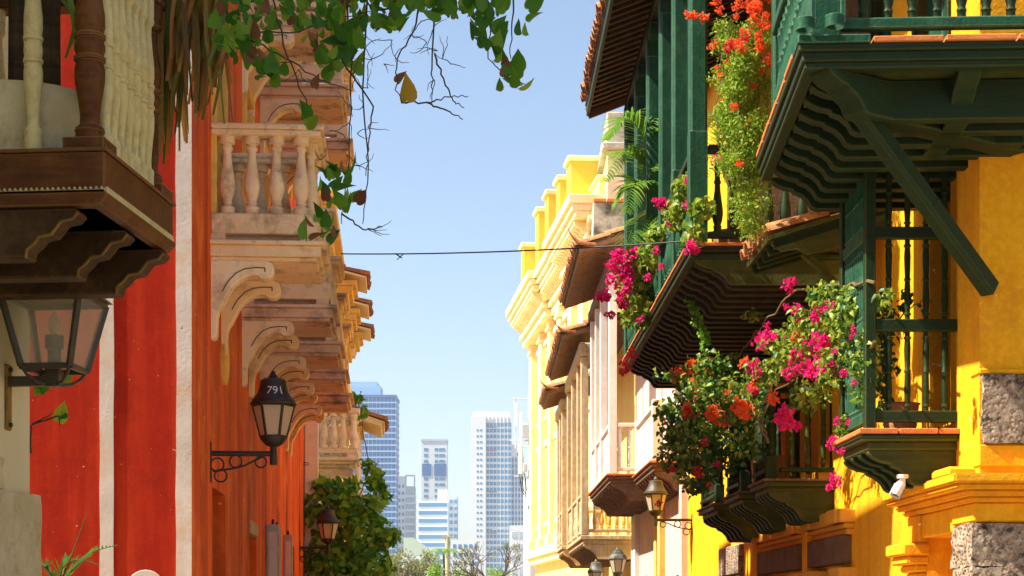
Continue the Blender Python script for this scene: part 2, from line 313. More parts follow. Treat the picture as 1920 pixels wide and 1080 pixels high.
# turned profiles, height 1
def turned(kind):
    return {'vase': [(.5,0),(.5,.09),(.36,.10),(.30,.12),(.36,.14),(.30,.17),(.42,.24),(.52,.33),(.52,.40),(.44,.50),(.33,.62),(.27,.74),(.26,.81),(.36,.83),(.36,.86),(.28,.87),(.30,.90),(.5,.91),(.5,1)],
            'double': [(.44,0),(.44,.075),(.42,.10),(.46,.11),(.43,.125),(.30,.14),(.29,.18),(.36,.26),(.45,.34),(.46,.40),(.40,.435),(.48,.44),(.48,.455),(.40,.46),(.46,.49),(.46,.51),(.40,.54),(.48,.545),(.48,.56),(.40,.565),(.46,.60),(.45,.66),(.36,.74),(.29,.82),(.30,.86),(.43,.875),(.46,.89),(.42,.90),(.44,.925),(.44,1)],
            'belly': [(.34,0),(.34,.05),(.40,.06),(.34,.075),(.30,.09),(.42,.14),(.50,.22),(.48,.30),(.36,.42),(.27,.52),(.24,.60),(.32,.62),(.32,.64),(.24,.66),(.27,.80),(.33,.88),(.38,.90),(.30,.92),(.30,1)],
            'slim': [(.36,0),(.36,.05),(.5,.055),(.5,.075),(.36,.08),(.38,.12),(.46,.25),(.40,.42),(.36,.48),(.46,.485),(.46,.51),(.36,.52),(.42,.65),(.46,.78),(.38,.90),(.5,.905),(.5,.93),(.36,.94),(.36,1)]}[kind]
_bc = {}
def baluster(kind, w, h, m, n=10):
    k = (kind, round(w, 3), round(h, 3), m, n)
    if k not in _bc:
        _bc[k] = MB().lathe([(r*w, z*h) for r, z in turned(kind)], n).mesh('baluster', m, ang=50)
    return _bc[k]
def cyma(o, h, x0=-.1):                            # outline of a beam with a double-curved end
    return [(x0, 0), (o, 0), (o, -.10*h), (o-.04, -.22*h), (o-.10, -.33*h), (o-.17, -.38*h), (o-.18, -.46*h), (o-.24, -.55*h), (o-.29, -.72*h), (o-.32, -.92*h), (o-.36, -h), (x0, -h)]
_tc = {}
def tile_mesh(L, r, m='tile'):
    k = (L, r, m)
    if k not in _tc:
        mb = MB(); n = 6; vs = []
        for (yy, rr) in ((0, r), (L, r*.8)):
            for th in (0, .016):
                for i in range(n+1):
                    a = math.pi*i/n; vs.append((-yy, (rr-th)*math.cos(a), (rr-th)*math.sin(a)))
        q = n+1; fs = []
        for i in range(n):
            fs += [(i, i+1, 2*q+i+1, 2*q+i), (q+i+1, q+i, 3*q+i, 3*q+i+1), (i+1, i, q+i, q+i+1), (2*q+i, 2*q+i+1, 3*q+i+1, 3*q+i)]
        fs += [(0, 2*q, 3*q, q), (n, q+n, 3*q+n, 2*q+n)]
        _tc[k] = mb.add(vs, fs).mesh('tile', m, ang=50)
    return _tc[k]
def tile_roof(parent, name, o0, o1, y0, y1, zw, ze, nrow=3, r=.09, wob=.012, label=None, under='greybeam', rafters=True, raf='greybeam', seed=1):
    """a lean-to roof: wall height zw at o0, eave height ze at o1; tile courses, board and rafters, all in the parent's frame"""
    q = random.Random(seed); ln = math.hypot(o1-o0, zw-ze); an = math.atan2(zw-ze, o1-o0)
    mb = MB(); t = .035
    T = Matrix.Translation((o1, 0, ze))@Matrix.Rotation(an, 4, 'Y')
    mb.box(-ln, 0, y0, y1, -t, 0, T)
    rf = ob(name, mb, parent, m=under)
    if label: rf['label'] = label
    st = 2*r+.012; n = max(1, int((y1-y0)/st)); st = (y1-y0)/n; L = ln/nrow*1.12
    for j in range(nrow):
        for i in range(n):
            y = y0+st*(i+.5)+q.uniform(-wob, wob)
            b = .05-(ln/nrow)*j+q.uniform(-.02, .02)
            for up in ((0, 1) if j == 0 else (0,)):
                if up and i == n-1: continue
                TT = T@Matrix.Translation((b-(.03 if up else 0), y+(st/2 if up else 0), (.045 if not up else r+.006)))@Matrix.Rotation(q.uniform(-.03, .03), 4, 'Z')@Matrix.Rotation(-.035 if not up else math.pi, 4, 'Y' if not up else 'X')
                ob('tile', tile_mesh(round(L, 2), r), rf, world=wm(rf)@TT)
    if rafters:
        k = max(2, int((y1-y0)/.22)); me = MB().box(-ln+.02, -.03, -.03, .03, -t-.09, -t-.002).mesh('rafter', raf, bev=.006)
        for i in range(k):
            y = y0+.04+(y1-y0-.08)*i/(k-1)
            ob('rafter', me, rf, world=wm(rf)@T@Matrix.Translation((0, y, 0)))
    return rf
# ---------------------------------------------------------------- ground
def sheet(name, x0, x1, y0, y1, z, m): return tag(ob(name, MB().add([(x0,y0,z),(x1,y0,z),(x1,y1,z),(x0,y1,z)], [(0,1,2,3)]), m=m), kind='structure')
sheet('ground', -1500, 1500, -140, 2500, -.05, 'ground')
sheet('road', -40, 40, -30, 130, -.004, 'bounce_road')
def slab_path(name, pts, h, m):
    return tag(ob(name, MB().prism(pts, -.02, h, 'z'), m=m, bev=.01), kind='structure')

# ================================================================ LEFT: near cream house
SN = Side(-2.54, 7.0, .094, 'L')
h = thing('town_house', 'cream house with turned wooden corner balcony, bracket lantern and sandstone base', 'house', SN.W(7.0, 0, 0), SN.rz)
y = SN.y
ob('wall', wall_mesh(y(-3), y(8.49), 0, 8.6, [(y(6.9), y(7.8), 3.5, 5.9)], .3), h, m='cream')
ob('door', MB().box(-.29, -.22, y(6.92), y(7.78), 3.5, 5.88), h, m='darkwood', bev=.01)
# sandstone base, two courses
for i, (z0, z1, o, e) in enumerate(((0, 1.05, .05, 8.53), (1.055, zp(930, 8.5), .045, 8.525), (zp(930, 8.5)+.004, zp(862, 8.2), .04, 8.06))):
    me = rough_block(-.05, o, y(7.3), y(e), z0, z1, .008, .1, i); me.materials.append(M['rough2']); ob('base_stone', me, h)
    ob('base_stone', MB().box(-.05, o, y(5.2), y(7.28), z0, z1), h, m='rough2', bev=.015)
ob('cornice', MB().box(-.1, .25, y(-3), y(8.6), 8.6, 8.75).box(-.1, .15, y(-3), y(8.55), 8.5, 8.6), h, m='cream', bev=.01)
# balcony
bz = 3.47; D = .90; ya, yb = -.02, .93
bal = ob('balcony', MB().box(-.1, D, ya, yb, bz-.155, bz).box(-.1, D-.05, ya+.05, yb-.05, bz-.22, bz-.15), h, m='brown', bev=.006)
bal['label'] = 'brown wooden balcony with cream turned balusters and carved brackets'
ob('top_moulding', MB().box(-.1, D+.012, ya-.012, yb+.012, bz-.001, bz+.014), bal, m='brown', bev=.004)
bm_ = MB()
q = .0225
for i in range(int((D+.1)/q)):
    x = D-q*(i+.5); bm_.add([(x-q/2,ya-.004,bz-.158),(x+q/2,ya-.004,bz-.158),(x,ya-.004,bz-.142),(x,ya-.02,bz-.153)], [(0,1,3),(1,2,3),(2,0,3)])
ob('bead_moulding', bm_, bal, m='creambal', smooth=False)
rp = MB()
for i in range(46):
    yy = ya+.02*(i+.5); rp.box(-.006, .006, -.012, .012, -.011, .011, TR((D+.004, yy, bz-.158), 0, .6))
ob('rope_moulding', rp, bal, m='creambal', smooth=False)
ob('lower_moulding', MB().prism([(0,0),(D+.01,0),(D+.01,-.02),(D-.02,-.05),(D-.05,-.055),(0,-.055)], ya-.005, yb+.005, T=Matrix.Translation((0,0,bz-.165))), bal, m='brown', bev=.004)
def nbr(tip, dz):
    return [(-.1,0),(tip,0),(tip+.015,-.02),(tip-.01,-.045),(tip-.06,-.055),(tip-.075,-.075),(tip-.10,-.105),(tip-.15,-.115),(tip-.17,-.14),(tip-.20,-.165),(tip-.205,-dz),(-.1,-dz)]
for (yy, tip) in ((.06, D-.13), (.47, D-.06), (.86, D-.02)):
    ob('bracket', MB().prism(nbr(tip, .2), -.055, .055), bal, loc=(0, yy, bz-.222), m='beam', bev=.006)
    ob('bracket_edge', MB().tube([(tip+.012,-.06,-.02),(tip-.01,-.06,-.047),(tip-.06,-.06,-.058),(tip-.075,-.06,-.078),(tip-.10,-.06,-.108),(tip-.15,-.06,-.118),(tip-.17,-.06,-.143),(tip-.203,-.06,-.168),(tip-.207,-.06,-.2)], .006, 5), bal, loc=(0, yy, bz-.222), m='rust')
bh = .88
for x in (.56, .33, .10): ob('baluster', baluster('double', .085, bh, 'creambal', 16), bal, loc=(x, .09, bz+.012))
for i in range(7):
    ob('baluster', baluster('double', .08, bh, 'creambal', 16), bal, loc=(D-.075, .20+i*.094, bz+.012))
for x in (.10, .33, .56): ob('baluster', baluster('double', .085, bh, 'creambal', 16), bal, loc=(x, .84, bz+.012))
post = MB().lathe([(r*.135, z*bh) for r, z in turned('double')], 20).box(-.085, .085, -.085, .085, -.003, .055)
pm = post.mesh('corner_post', 'brown', ang=40)
ob('corner_post', pm, bal, loc=(D-.10, .09, bz+.012)); ob('corner_post', pm, bal, loc=(D-.09, .86, bz+.012))
ob('handrail', MB().box(0, D-.02, .03, .15, bz+bh+.012, bz+bh+.085).box(D-.16, D-.03, .15, .80, bz+bh+.013, bz+bh+.084).box(0, D-.02, .80, .92, bz+bh+.012, bz+bh+.085), bal, m='brown', bev=.008)
# lantern on the cream wall
def four_side_lantern():
    Y = 8.2; t = thing('wall_lantern', 'large four sided glass lantern with candle bulb on cream wall', 'lantern', SN.W(Y, 0, zp(715, Y)), SN.rz)
    def ring(w, z): return [(-w,-w,z),(w,-w,z),(w,w,z),(-w,w,z)]
    cx = .235; b, tp = .118, .19; z0, z1 = .055, .385
    B = ring(b, z0); Tt = ring(tp, z1)
    fr = MB()
    for i in range(4):
        fr.bar(B[i], Tt[i], .028, .028); fr.bar(B[i], B[(i+1) % 4], .026, .026); fr.bar(Tt[i], Tt[(i+1) % 4], .022, .026)
    fo = ob('lantern_frame', fr, t, loc=(cx, 0, 0), m='bronze', bev=.003)
    for i in range(4):
        c = [Vector(B[i]), Vector(B[(i+1) % 4]), Vector(Tt[(i+1) % 4]), Vector(Tt[i])]; ce = sum(c, Vector())/4
        c = [ce+(p-ce)*.97 for p in c]; nn = (c[1]-c[0]).cross(c[2]-c[0]).normalized()*.003
        ob('glass_pane', MB().add([p-nn for p in c]+[p+nn for p in c], [(0,1,2,3),(7,6,5,4),(0,4,5,1),(1,5,6,2),(2,6,7,3),(3,7,4,0)]), fo, m='clear')
    ob('roof', MB().add(ring(tp+.03, z1+.013)+ring(tp-.07, z1+.10)+ring(.05, z1+.12), [(3,2,1,0),(0,1,5,4),(1,2,6,5),(2,3,7,6),(3,0,4,7),(4,5,9,8),(5,6,10,9),(6,7,11,10),(7,4,8,11),(8,9,10,11)]), t, loc=(cx, 0, 0), m='bronze', bev=.004)
    cd = ob('candle', MB().lathe([(.032,.04),(.032,.15),(.045,.155),(.045,.215),(.02,.22)], 12), t, loc=(cx, 0, 0), m='bronze')
    ob('bulb', MB().lathe([(.014,.22),(.03,.25),(.032,.275),(.018,.31),(.004,.335)], 12), cd, m='pane')
    sp = MB()
    for i in range(4):
        a = math.pi/4+i*math.pi/2; c, s_ = math.cos(a), math.sin(a)
        sp.tube([(c*.03,s_*.03,-.02),(c*.09,s_*.09,-.012),(c*.14,s_*.14,.02),(c*.165,s_*.165,.055)], .009, 6)
    sp.box(-.035, .035, -.035, .035, -.03, .055)
    ob('cradle', sp, t, loc=(cx, 0, 0), m='bronze', bev=.003)
    ob('arm', MB().box(0, cx+.03, -.022, .022, -.025, .022), t, m='bronze', bev=.004)
    ob('wall_plate', MB().box(-.01, .014, -.03, .03, -.235, .08), t, m='rust', bev=.004)
    for z in (.055, -.21): ob('bolt', MB().lathe([(.012,0),(.012,.012),(.006,.016)], 8, T=Matrix.Rotation(R(90), 4, 'Y')), t, loc=(.014, 0, z), m='bronze')
four_side_lantern()

# ================================================================ LEFT: red house
SR = Side(-2.713, 15.5, -.0703, 'L'); y = SR.y
h = thing('town_house', 'red house with white corner stripes and rows of stone balconies', 'house', SR.W(15.5, 0, 0), SR.rz); RED = h
NEAR, FAR, TOP = 13.8, 31.5, 9.6  # unseen roofline kept low to let sun reach the right-hand fronts
ops = []
def opn(Ya, Yb, z0, z1): ops.append((y(Ya), y(Yb), z0, z1)); return ops[-1]
d0 = opn(SR.Yof(398), SR.Yof(422), .1, zp(911, 15.35))
d1 = opn(SR.Yof(467), SR.Yof(481), .9, zp(978, 19.3))
d2 = opn(SR.Yof(545), SR.Yof(552), .1, zp(1022, 27.6))
BY = [15.85, 19.0, 21.5, 23.9, 26.4]
zs, zu = 4.77, 7.93
for Yc in BY: opn(Yc-.42, Yc+.42, zs+.20, zs+2.55)
for Yc in BY[1:]: opn(Yc-.42, Yc+.42, zu+.20, zu+1.45)
wallo = ob('wall', wall_mesh(y(NEAR), y(FAR), 0, TOP, ops, .35, 7), h, m='redside')
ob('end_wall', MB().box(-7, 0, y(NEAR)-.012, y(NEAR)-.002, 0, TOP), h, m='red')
for a, b in ((190, 215), (330, 358)):
    x0, x1 = [xp(p, NEAR)-SR.x(NEAR)+.004 for p in (a, b)]
    mb = MB(); k = 30; zz = [TOP*i/k for i in range(k+1)]
    L0 = [x0+rng.uniform(-.006, .006) for _ in zz]; L1 = [(x1+rng.uniform(-.006, .006)) if b != 358 else x1+.004 for _ in zz]; yb_ = y(NEAR)-.013
    vs = [(L0[i], yb_-.012, zz[i]) for i in range(k+1)]+[(L1[i], yb_-.012, zz[i]) for i in range(k+1)]+[(L0[i], yb_, zz[i]) for i in range(k+1)]+[(L1[i], yb_, zz[i]) for i in range(k+1)]
    n_ = k+1; fs = []
    for i in range(k): fs += [(i, n_+i, n_+i+1, i+1), (2*n_+i, i, i+1, 2*n_+i+1), (n_+i, 3*n_+i, 3*n_+i+1, n_+i+1)]
    ob('white_stripe', mb.add(vs, fs), h, m='band')
arc = [(xp(275, NEAR)-SR.x(NEAR)+math.cos(a)*.16, zp(1108, NEAR)+math.sin(a)*.17) for a in [math.pi*i/14 for i in range(15)]]
ob('arched_plaque', MB().prism([(arc[0][0], 1.2)]+arc+[(arc[-1][0], 1.2)], y(NEAR)-.03, y(NEAR)-.013), h, m='band', bev=.004)
ob('door', MB().box(-.34, -.28, d0[0], d0[1], .1, d0[3]), h, m='darkwood')
ob('window_lintel', MB().box(-.3, .02, d1[0]-.04, d1[1]+.04, d1[3]-.13, d1[3]+.03), h, m='palewood', bev=.01)
ob('window', MB().box(-.34, -.1, d1[0]+.02, d1[1]-.02, .9, d1[3]-.14), h, m='stoney', bev=.01)
ob('door', MB().box(-.34, -.28, d2[0], d2[1], .1, d2[3]), h, m='darkwood')
# shutters standing out from the wall
for Ya, py, o, wd in ((SR.Yof(499), 983, .17, .06), (SR.Yof(531), 1003, .14, .06)):
    for k, dy in enumerate((0, .75) if o > .15 else (0,)):
        z1 = zp(py, Ya); s_ = ob('shutter', MB().box(.0, o-.03*k, y(Ya)+dy, y(Ya)+dy+wd, .9, z1), h, m='shutter', bev=.008)
        ob('shutter_panel', MB().box(.03, o-.03-.03*k, y(Ya)+dy-.012, y(Ya)+dy, .98, z1-.1), s_, m='white', bev=.004)
        ob('hinge', MB().lathe([(.02,0),(.02,.05),(.01,.07)], 8), s_, loc=(o*.5, y(Ya)+dy+wd/2, z1), m='black')
# vertical stone jamb strips beside the upper doors, dark drips and a medallion
def red_frames(Yc, z0, z1):
    f = ob('door_frame', MB().box(-.3, .05, y(Yc)-.54, y(Yc)-.42, z0, z1+.12).box(-.3, .05, y(Yc)+.42, y(Yc)+.54, z0, z1+.12).box(-.3, .06, y(Yc)-.41, y(Yc)+.41, z1+.002, z1+.12), h, m='stoney', bev=.012)
    ob('door_leaf', MB().box(-.3, -.24, y(Yc)-.42, y(Yc)-.003, z0, z1), f, m='shutter', bev=.006); ob('door_leaf', MB().box(-.3, -.24, y(Yc)+.003, y(Yc)+.42, z0, z1), f, m='shutter', bev=.006)
for Yc in BY: red_frames(Yc, zs+.2, zs+2.55)
for Yc in BY[1:]: red_frames(Yc, zu+.2, zu+1.45)
ym = y(SR.Yof(418)); zm = zp(665, 15.9)
md = ob('medallion', MB().lathe([(.22,0),(.22,.03),(.19,.045),(.185,.03),(0.002,.03)], 28, T=Matrix.Rotation(R(90), 4, 'Y')), h, loc=(.0, ym, zm), m='stoney')
# balconies
D = 1.0; Lb = 1.2
def con_prof(): return [(-.05,0),(.50,0),(.545,-.02),(.56,-.07),(.55,-.13),(.51,-.165),(.45,-.165),(.415,-.135),(.36,-.13),(.29,-.15),(.22,-.20),(.165,-.27),(.13,-.34),(.10,-.40),(.07,-.44),(.055,-.50),(.05,-.66),(.035,-.70),(-.05,-.71)]
con = MB().prism(con_prof(), -.085, .085).mesh('console', 'console', bev=.008)
gr = [(.48,-.065),(.40,-.062),(.30,-.075),(.22,-.115),(.15,-.19),(.10,-.28)]
gro = MB().tube([(a, -.086, b) for a, b in gr], .006, 5).tube([(.48,-.086,-.065),(.48,-.086,-.10)], .006, 5).mesh('console_groove', 'greybeam')
FB = MB().box(0, .13, 0, .13, 0, .066).mesh('foot_block', 'stone')
def red_balcony(Yc, z, D=D, upper=False, label=None):
    sl_ = MB()
    for a, b, e in ((0, .035, -.055), (.035, .135, -.02), (.135, .172, .025)):
        sl_.box(-.05, D+e, -Lb/2-e, Lb/2+e, a, b-.001)
    b = ob('balcony', sl_, h, loc=(0, y(Yc), z), m='stone' if Yc < 17 else 'shaded_slab', bev=.008)
    if label: b['label'] = label
    # plinth with a gap under it
    ob('plinth', MB().box(0, D-.05, -Lb/2+.03, -Lb/2+.18, .235, .42).box(0, D-.05, Lb/2-.18, Lb/2-.03, .235, .42).box(D-.2, D-.05, -Lb/2+.181, Lb/2-.181, .235, .42), b, m='stone', bev=.01)
    for fx, fy in ((D-.2, -Lb/2+.04), (D-.2, Lb/2-.17), (0, -Lb/2+.04)): ob('foot_block', FB, b, loc=(fx, fy, .17))
    bl = baluster('vase', .14, .70, 'stone', 14)
    for x in (.14, .36, .58, .80):
        for s_ in (-1, 1): ob('baluster', bl, b, loc=(x, s_*(Lb/2-.105), .42))
    for i in range(3): ob('baluster', bl, b, loc=(D-.125, -.27+.27*i, .42))
    ob('handrail', MB().box(0, D-.02, -Lb/2, -Lb/2+.21, 1.12, 1.17).box(0, D+.01, -Lb/2-.02, -Lb/2+.22, 1.17, 1.215)
       .box(0, D-.02, Lb/2-.21, Lb/2, 1.12, 1.17).box(0, D+.01, Lb/2-.22, Lb/2+.02, 1.17, 1.215)
       .box(D-.23, D-.02, -Lb/2+.211, Lb/2-.211, 1.121, 1.17).box(D-.23, D+.01, -Lb/2+.221, Lb/2-.221, 1.171, 1.2145), b, m='stone', bev=.012)
    for s_ in (-1, 1):
        c = ob('console', con, b, loc=(0, s_*(Lb/2-.14), -.001))
        g = ob('console_groove', gro, b, loc=(0, s_*(Lb/2-.14), -.001))
for i, Yc in enumerate(BY): red_balcony(Yc, zs)
for i, Yc in enumerate(BY[1:4]): red_balcony(Yc, zu, 1.06, True)
ob('parapet', MB().box(-.3, .06, y(NEAR)-.1, y(FAR), TOP-.25, TOP-.1).box(-.3, .12, y(NEAR)-.16, y(FAR), TOP-.1, TOP+.05), h, m='band', bev=.015)  # out of view, caps the roofline lowered for the sun
hk = [(0,0,0),(.07,0,0),(.10,0,.01),(.10,0,.035),(.07,0,.045),(0,0,.045)]
ob('wall_hook', MB().tube(hk, .008, 6), h, loc=(0, y(31.2), zp(872, 31.2)), m='black')

# ================================================================ LEFT: white house with tiled canopies
SW = Side(xp(592, 31.6), 31.6, -.07, 'L'); y = SW.y
h = thing('town_house', 'white house with creeper covered front and small tiled window canopies', 'house', SW.W(31.6, 0, 0), SW.rz)
wo = [(y(32.5), y(33.4), 4.7, 6.9), (y(36.3), y(37.4), 4.5, 5.4)]
ob('wall', wall_mesh(y(31.55), y(43), 0, 9.3, wo, .3, 7), h, m='white')
for o in wo: ob('door', MB().box(-.29, -.22, o[0], o[1], o[2], o[3]), h, m='shutter')
ob('corner_strip', MB().box(-.2, .05, y(31.55)-.03, y(31.55)+.12, 0, 9.3), h, m='white', bev=.01)
b = ob('balcony', MB().box(-.05, .78, -.75, .75, 0, .07).box(-.05, .72, -.7, .7, -.06, 0).box(-.05, .60, -.62, .62, -.12, -.06), h, loc=(0, y(33.1), 4.5), m='whitestone', bev=.01)
ob('plinth', MB().box(0, .76, -.72, -.60, .14, .24).box(0, .76, .60, .72, .14, .24).box(.62, .76, -.6, .6, .14, .24), b, m='whitestone', bev=.008)
ob('foot_blocks', MB().box(.55, .74, -.71, -.61, .07, .141).box(.55, .74, .61, .71, .07, .141), b, m='whitestone')
bl = baluster('vase', .16, .66, 'whitestone', 12)
for x in (.12, .30, .48, .67):
    for s_ in (-1, 1): ob('baluster', bl, b, loc=(x, s_*.66, .24))
for i in range(4): ob('baluster', bl, b, loc=(.67, -.4+.27*i, .24))
ob('handrail', MB().box(0, .8, -.76, -.56, .90, 1.0).box(0, .8, .56, .76, .90, 1.0).box(.56, .8, -.559, .559, .90, .999), b, m='whitestone', bev=.015)
cp = [(a*1.2, c*.9) for a, c in con_prof()]
for s_ in (-1, 1): ob('console', MB().prism(cp, -.09, .09), b, loc=(0, s_*.45, -.12), m='whitestone', bev=.01)
# roofed window
b = ob('roofed_balcony', MB().box(-.05, .8, -.9, .9, 0, .08).box(-.05, .65, -.8, .8, -.15, 0), h, loc=(0, y(36.8), 4.1), m='whitestone', bev=.01)
for yy in (-.82, 0, .82): ob('post', baluster('slim', .13, 1.25, 'whitestone', 10), b, loc=(.68, yy, .08))
for yy in (-.4, .4): ob('baluster', bl, b, loc=(.68, yy, .08))
ob('beam', MB().box(0, .8, -.9, .9, 1.33, 1.45), b, m='stoney', bev=.01)
tile_roof(h, 'canopy_roof', 0, 1.25, y(35.7), y(38.0), 6.05, 5.62, 3, .09, .03, under='paletrim', raf='paletrim', seed=4)
for i, Yc in enumerate((33.2, 36.2, 39.2)):
    c = MB()
    for k, (z0, z1, o) in enumerate(((-1.0, -.62, .30), (-.62, -.50, .36), (-.50, -.32, .48), (-.32, -.24, .58), (-.24, -.1, .66), (-.1, 0, .74))):
        c.box(-.05, o, -.55-o*.25, .55+o*.25, z0, z1-.001)
    zc = 7.95
    cn = ob('window_cornice', c, h, loc=(0, y(Yc), zc), m='stoney', bev=.012)
    for j in range(5):
        ob('dentil', MB().box(.48, .56, -.05, .05, -.42, -.33), cn, loc=(0, -.5+.25*j, 0), m='paletrim', bev=.01)
    tile_roof(h, 'canopy_roof', 0, .92, y(Yc)-.8, y(Yc)+.8, zc+.30, zc+.06, 2, .09, .03, under='paletrim', rafters=False, seed=9+i)
ob('eave_cornice', MB().box(-.1, .35, y(31.55), y(43), 9.3, 9.45).box(-.1, .2, y(31.55), y(43), 9.15, 9.3), h, m='stoney', bev=.015)
h2 = thing('town_house', 'pale yellow house beyond the white house with the creeper', 'house', SW.W(43.1, 0, 0), SW.rz)
ob('wall', wall_mesh(0, 14, 0, 7.5, [(2, 3, 3.6, 5.8), (6, 7, 3.6, 5.8), (10, 11, 3.6, 5.8)], .3, 7), h2, m='paleyellow')
for a in (2, 6, 10): ob('window', MB().box(-.28, -.2, a, a+1, 3.6, 5.8), h2, m='darkwood')
ob('cornice', MB().box(-.1, .3, 0, 14, 7.5, 7.7), h2, m='paletrim', bev=.02)
# ================================================================ RIGHT: yellow corner house
SB = Side(3.275, 16.0, -.0172, 'R'); y = SB.y; sp = SB.span
YC = 12.19
h = thing('town_house', 'yellow corner house with green wraparound balcony, window grille and rough stone quoins', 'house', SB.W(16.0, 0, 0), SB.rz); H1 = h
dr = (*sp(12.68, 13.62), 0, 2.2); wd = (*sp(12.95, 13.55), 3.05, 5.0); ud = (*sp(13.0, 13.95), 5.2, 7.4); ud2 = (*sp(14.9, 15.5), 5.2, 7.4)
ob('wall', wall_mesh(*sp(YC, 16.2), 0, 9.4, [dr, wd, ud, ud2], .3, 8), h, m='yellow2')
ob('door', MB().box(-.29, -.2, dr[0], dr[1], 0, 2.2), h, m='orangewall')
ob('window_shutter', MB().box(-.29, -.2, wd[0], wd[1], 3.05, 5), h, m='darkwood', bev=.01)
for o in (ud, ud2):
    d = ob('balcony_door', MB().box(-.14, -.08, o[0], (o[0]+o[1])/2-.004, 5.2, 7.38).box(-.14, -.08, (o[0]+o[1])/2+.004, o[1], 5.2, 7.38), h, m='teal', bev=.008)
    ob('door_frame', MB().box(-.1, .03, o[0]-.07, o[0], 5.2, 7.45).box(-.1, .03, o[1], o[1]+.07, 5.2, 7.45), d, m='green', bev=.006)
def lbox(mb, Ya, Yb, o0, o1, z0, z1): a, b = sp(Ya, Yb); return mb.box(o0, o1, a, b, z0, z1)
# stone quoins and portal
for Ya, Yb, o, z0, z1, x in ((YC-.06, 12.66, .07, -.0, 1.02, -3), (YC-.065, 12.64, .075, 1.03, zp(1063, 12.1), -3), (YC-.06, 12.66, .07, zp(1061, 12.1), zp(980, 12.1), -3), (YC-.045, YC+.12, -.012, zp(832, 12.15), zp(702, 12.15), -3)):
    me = rough_block(-1.1, o, *sp(Ya, Yb), z0, z1, .013, .06, z0*7); me.materials.append(M['rough']); ob('quoin_stone', me, h)
ob('quoin_frame', lbox(lbox(MB(), YC-.03, YC+.2, -3, .012, zp(832, 12.15)-.16, zp(832, 12.15)-.004), YC-.03, YC+.2, -3, .012, zp(702, 12.15)+.004, zp(690, 12.15)), h, m='yellow2', bev=.01)
en = MB()
lbox(en, YC-.05, 12.70, -3, .06, zp(978, 12.1), 2.39); lbox(en, 12.70, 13.75, -.02, .045, 2.2, 2.39); lbox(en, 13.62, 13.98, -.02, .07, 2.16, 2.39)
ob('entablature', en, h, m='yellow2', bev=.012)
cn = MB()
for z0, z1, o in ((2.391, 2.43, .10), (2.431, 2.475, .15), (2.476, 2.515, .22), (2.516, 2.585, .25)): lbox(cn, YC-o, 13.98+o*.5, -3, o, z0, z1)
ob('cornice', cn, h, m='yellow2', bev=.014, seg=2)
bk = MB()
for Ya, Yb in ((12.3, 12.75), (13.0, 13.4), (13.55, 13.95)): lbox(bk, Ya, Yb, -.1, .2, 2.586, 2.66)
ob('cornice_blocking', bk, h, m='yellow2', bev=.02)
cp = MB()
for z0, z1, o in ((1.85, 1.93, .06), (1.931, 1.99, .10), (1.991, 2.06, .16), (2.061, 2.159, .20)): lbox(cp, 13.66-o*.3, 14.0+o, -.02, o, z0, z1)
lbox(cp, 13.66, 14.0, -.02, .05, 0, 1.849)
ob('pilaster', cp, h, m='yellow2', bev=.015)

# ---- wraparound balcony (own axes: x inwards from the outer corner, y away along the street)
P0 = Vector((1.85, 10.94, 0)); ang = -math.atan(.0475)
LB, RX = 2.9, 4.2
slab = MB().box(.05, 1.6, .05, LB-.05, 5.15, 5.245).box(1.6, RX, .05, 1.3, 5.15, 5.245)
B = ob('balcony', slab, h, world=TR(P0, ang), m='green', bev=.006)
B['label'] = 'dark green timber balcony wrapping the corner on carved beams'
mo = MB()
for z0, z1, e in ((5.10, 5.14, .03), (5.141, 5.20, .012), (5.201, 5.246, -.012)):
    mo.box(e, .11, e+.12, LB, z0, z1).box(e, RX, e, .12+e, z0, z1)
ob('moulding', mo, B, m='green', bev=.008)
tm = MB().box(0, .445, 0, .14, 0, .038).mesh('edge_tile', 'tileedge', bev=.006)
for i in range(8):
    o = ob('edge_tile', tm, B, loc=(.46+.46*i, -.03+rng.uniform(-.006, .006), 5.248+rng.uniform(0, .004)))
for i in range(5):
    ob('edge_tile', tm, B, loc=(.115+rng.uniform(-.006, .006), .30+.50*i, 5.248), rot=(0, 0, R(90)))
ob('corner_plate', MB().box(-.02, .44, -.03, .115, 5.247, 5.30).box(-.02, .11, .116, .29, 5.247, 5.30), B, m='teal', bev=.006)
bp = cyma(1.45, .26)
bme = MB().prism(bp, -.055, .055).mesh('beam', 'green', bev=.006)
for i in range(9): ob('beam', bme, B, loc=(1.56, .42+.31*i, 5.12), rot=(0, 0, math.pi))
for x in (1.10, 2.6, 3.9): ob('beam', MB().prism(cyma(1.12, .26), -.075, .075), B, loc=(x, 1.22, 5.12), rot=(0, 0, -R(90)), m='green', bev=.008)
dg = MB().prism(cyma(1.86, .25), -.10, .10)
ob('corner_beam', dg, B, loc=(1.60, 1.22, 5.11), rot=(0, 0, math.pi+math.atan2(1.12, 1.45)), m='green', bev=.008)
a_, b_ = at(1600, 190, 11.28), at(1858, 545, 12.19)
ob('strut', MB().bar(Vector(), (wm(B).inverted()@b_)-(wm(B).inverted()@a_), .125, .135), B, loc=wm(B).inverted()@a_, m='green', bev=.022)
ob('soffit', MB().box(.14, 1.55, .14, LB-.06, 5.128, 5.149).box(1.551, RX, .14, 1.28, 5.128, 5.149), B, m='olive')
pst = lambda z0, z1, w: MB().prism([(-w,-w*.7),(-w*.7,-w),(w*.7,-w),(w,-w*.7),(w,w*.7),(w*.7,w),(-w*.7,w),(-w,w*.7)], z0, z1, 'z')
ob('post', MB().box(-.1, .1, -.1, .1, 5.30, 6.35).add(*[[], []]), B, loc=(.16, .14, 0), m='teal', bev=.012)
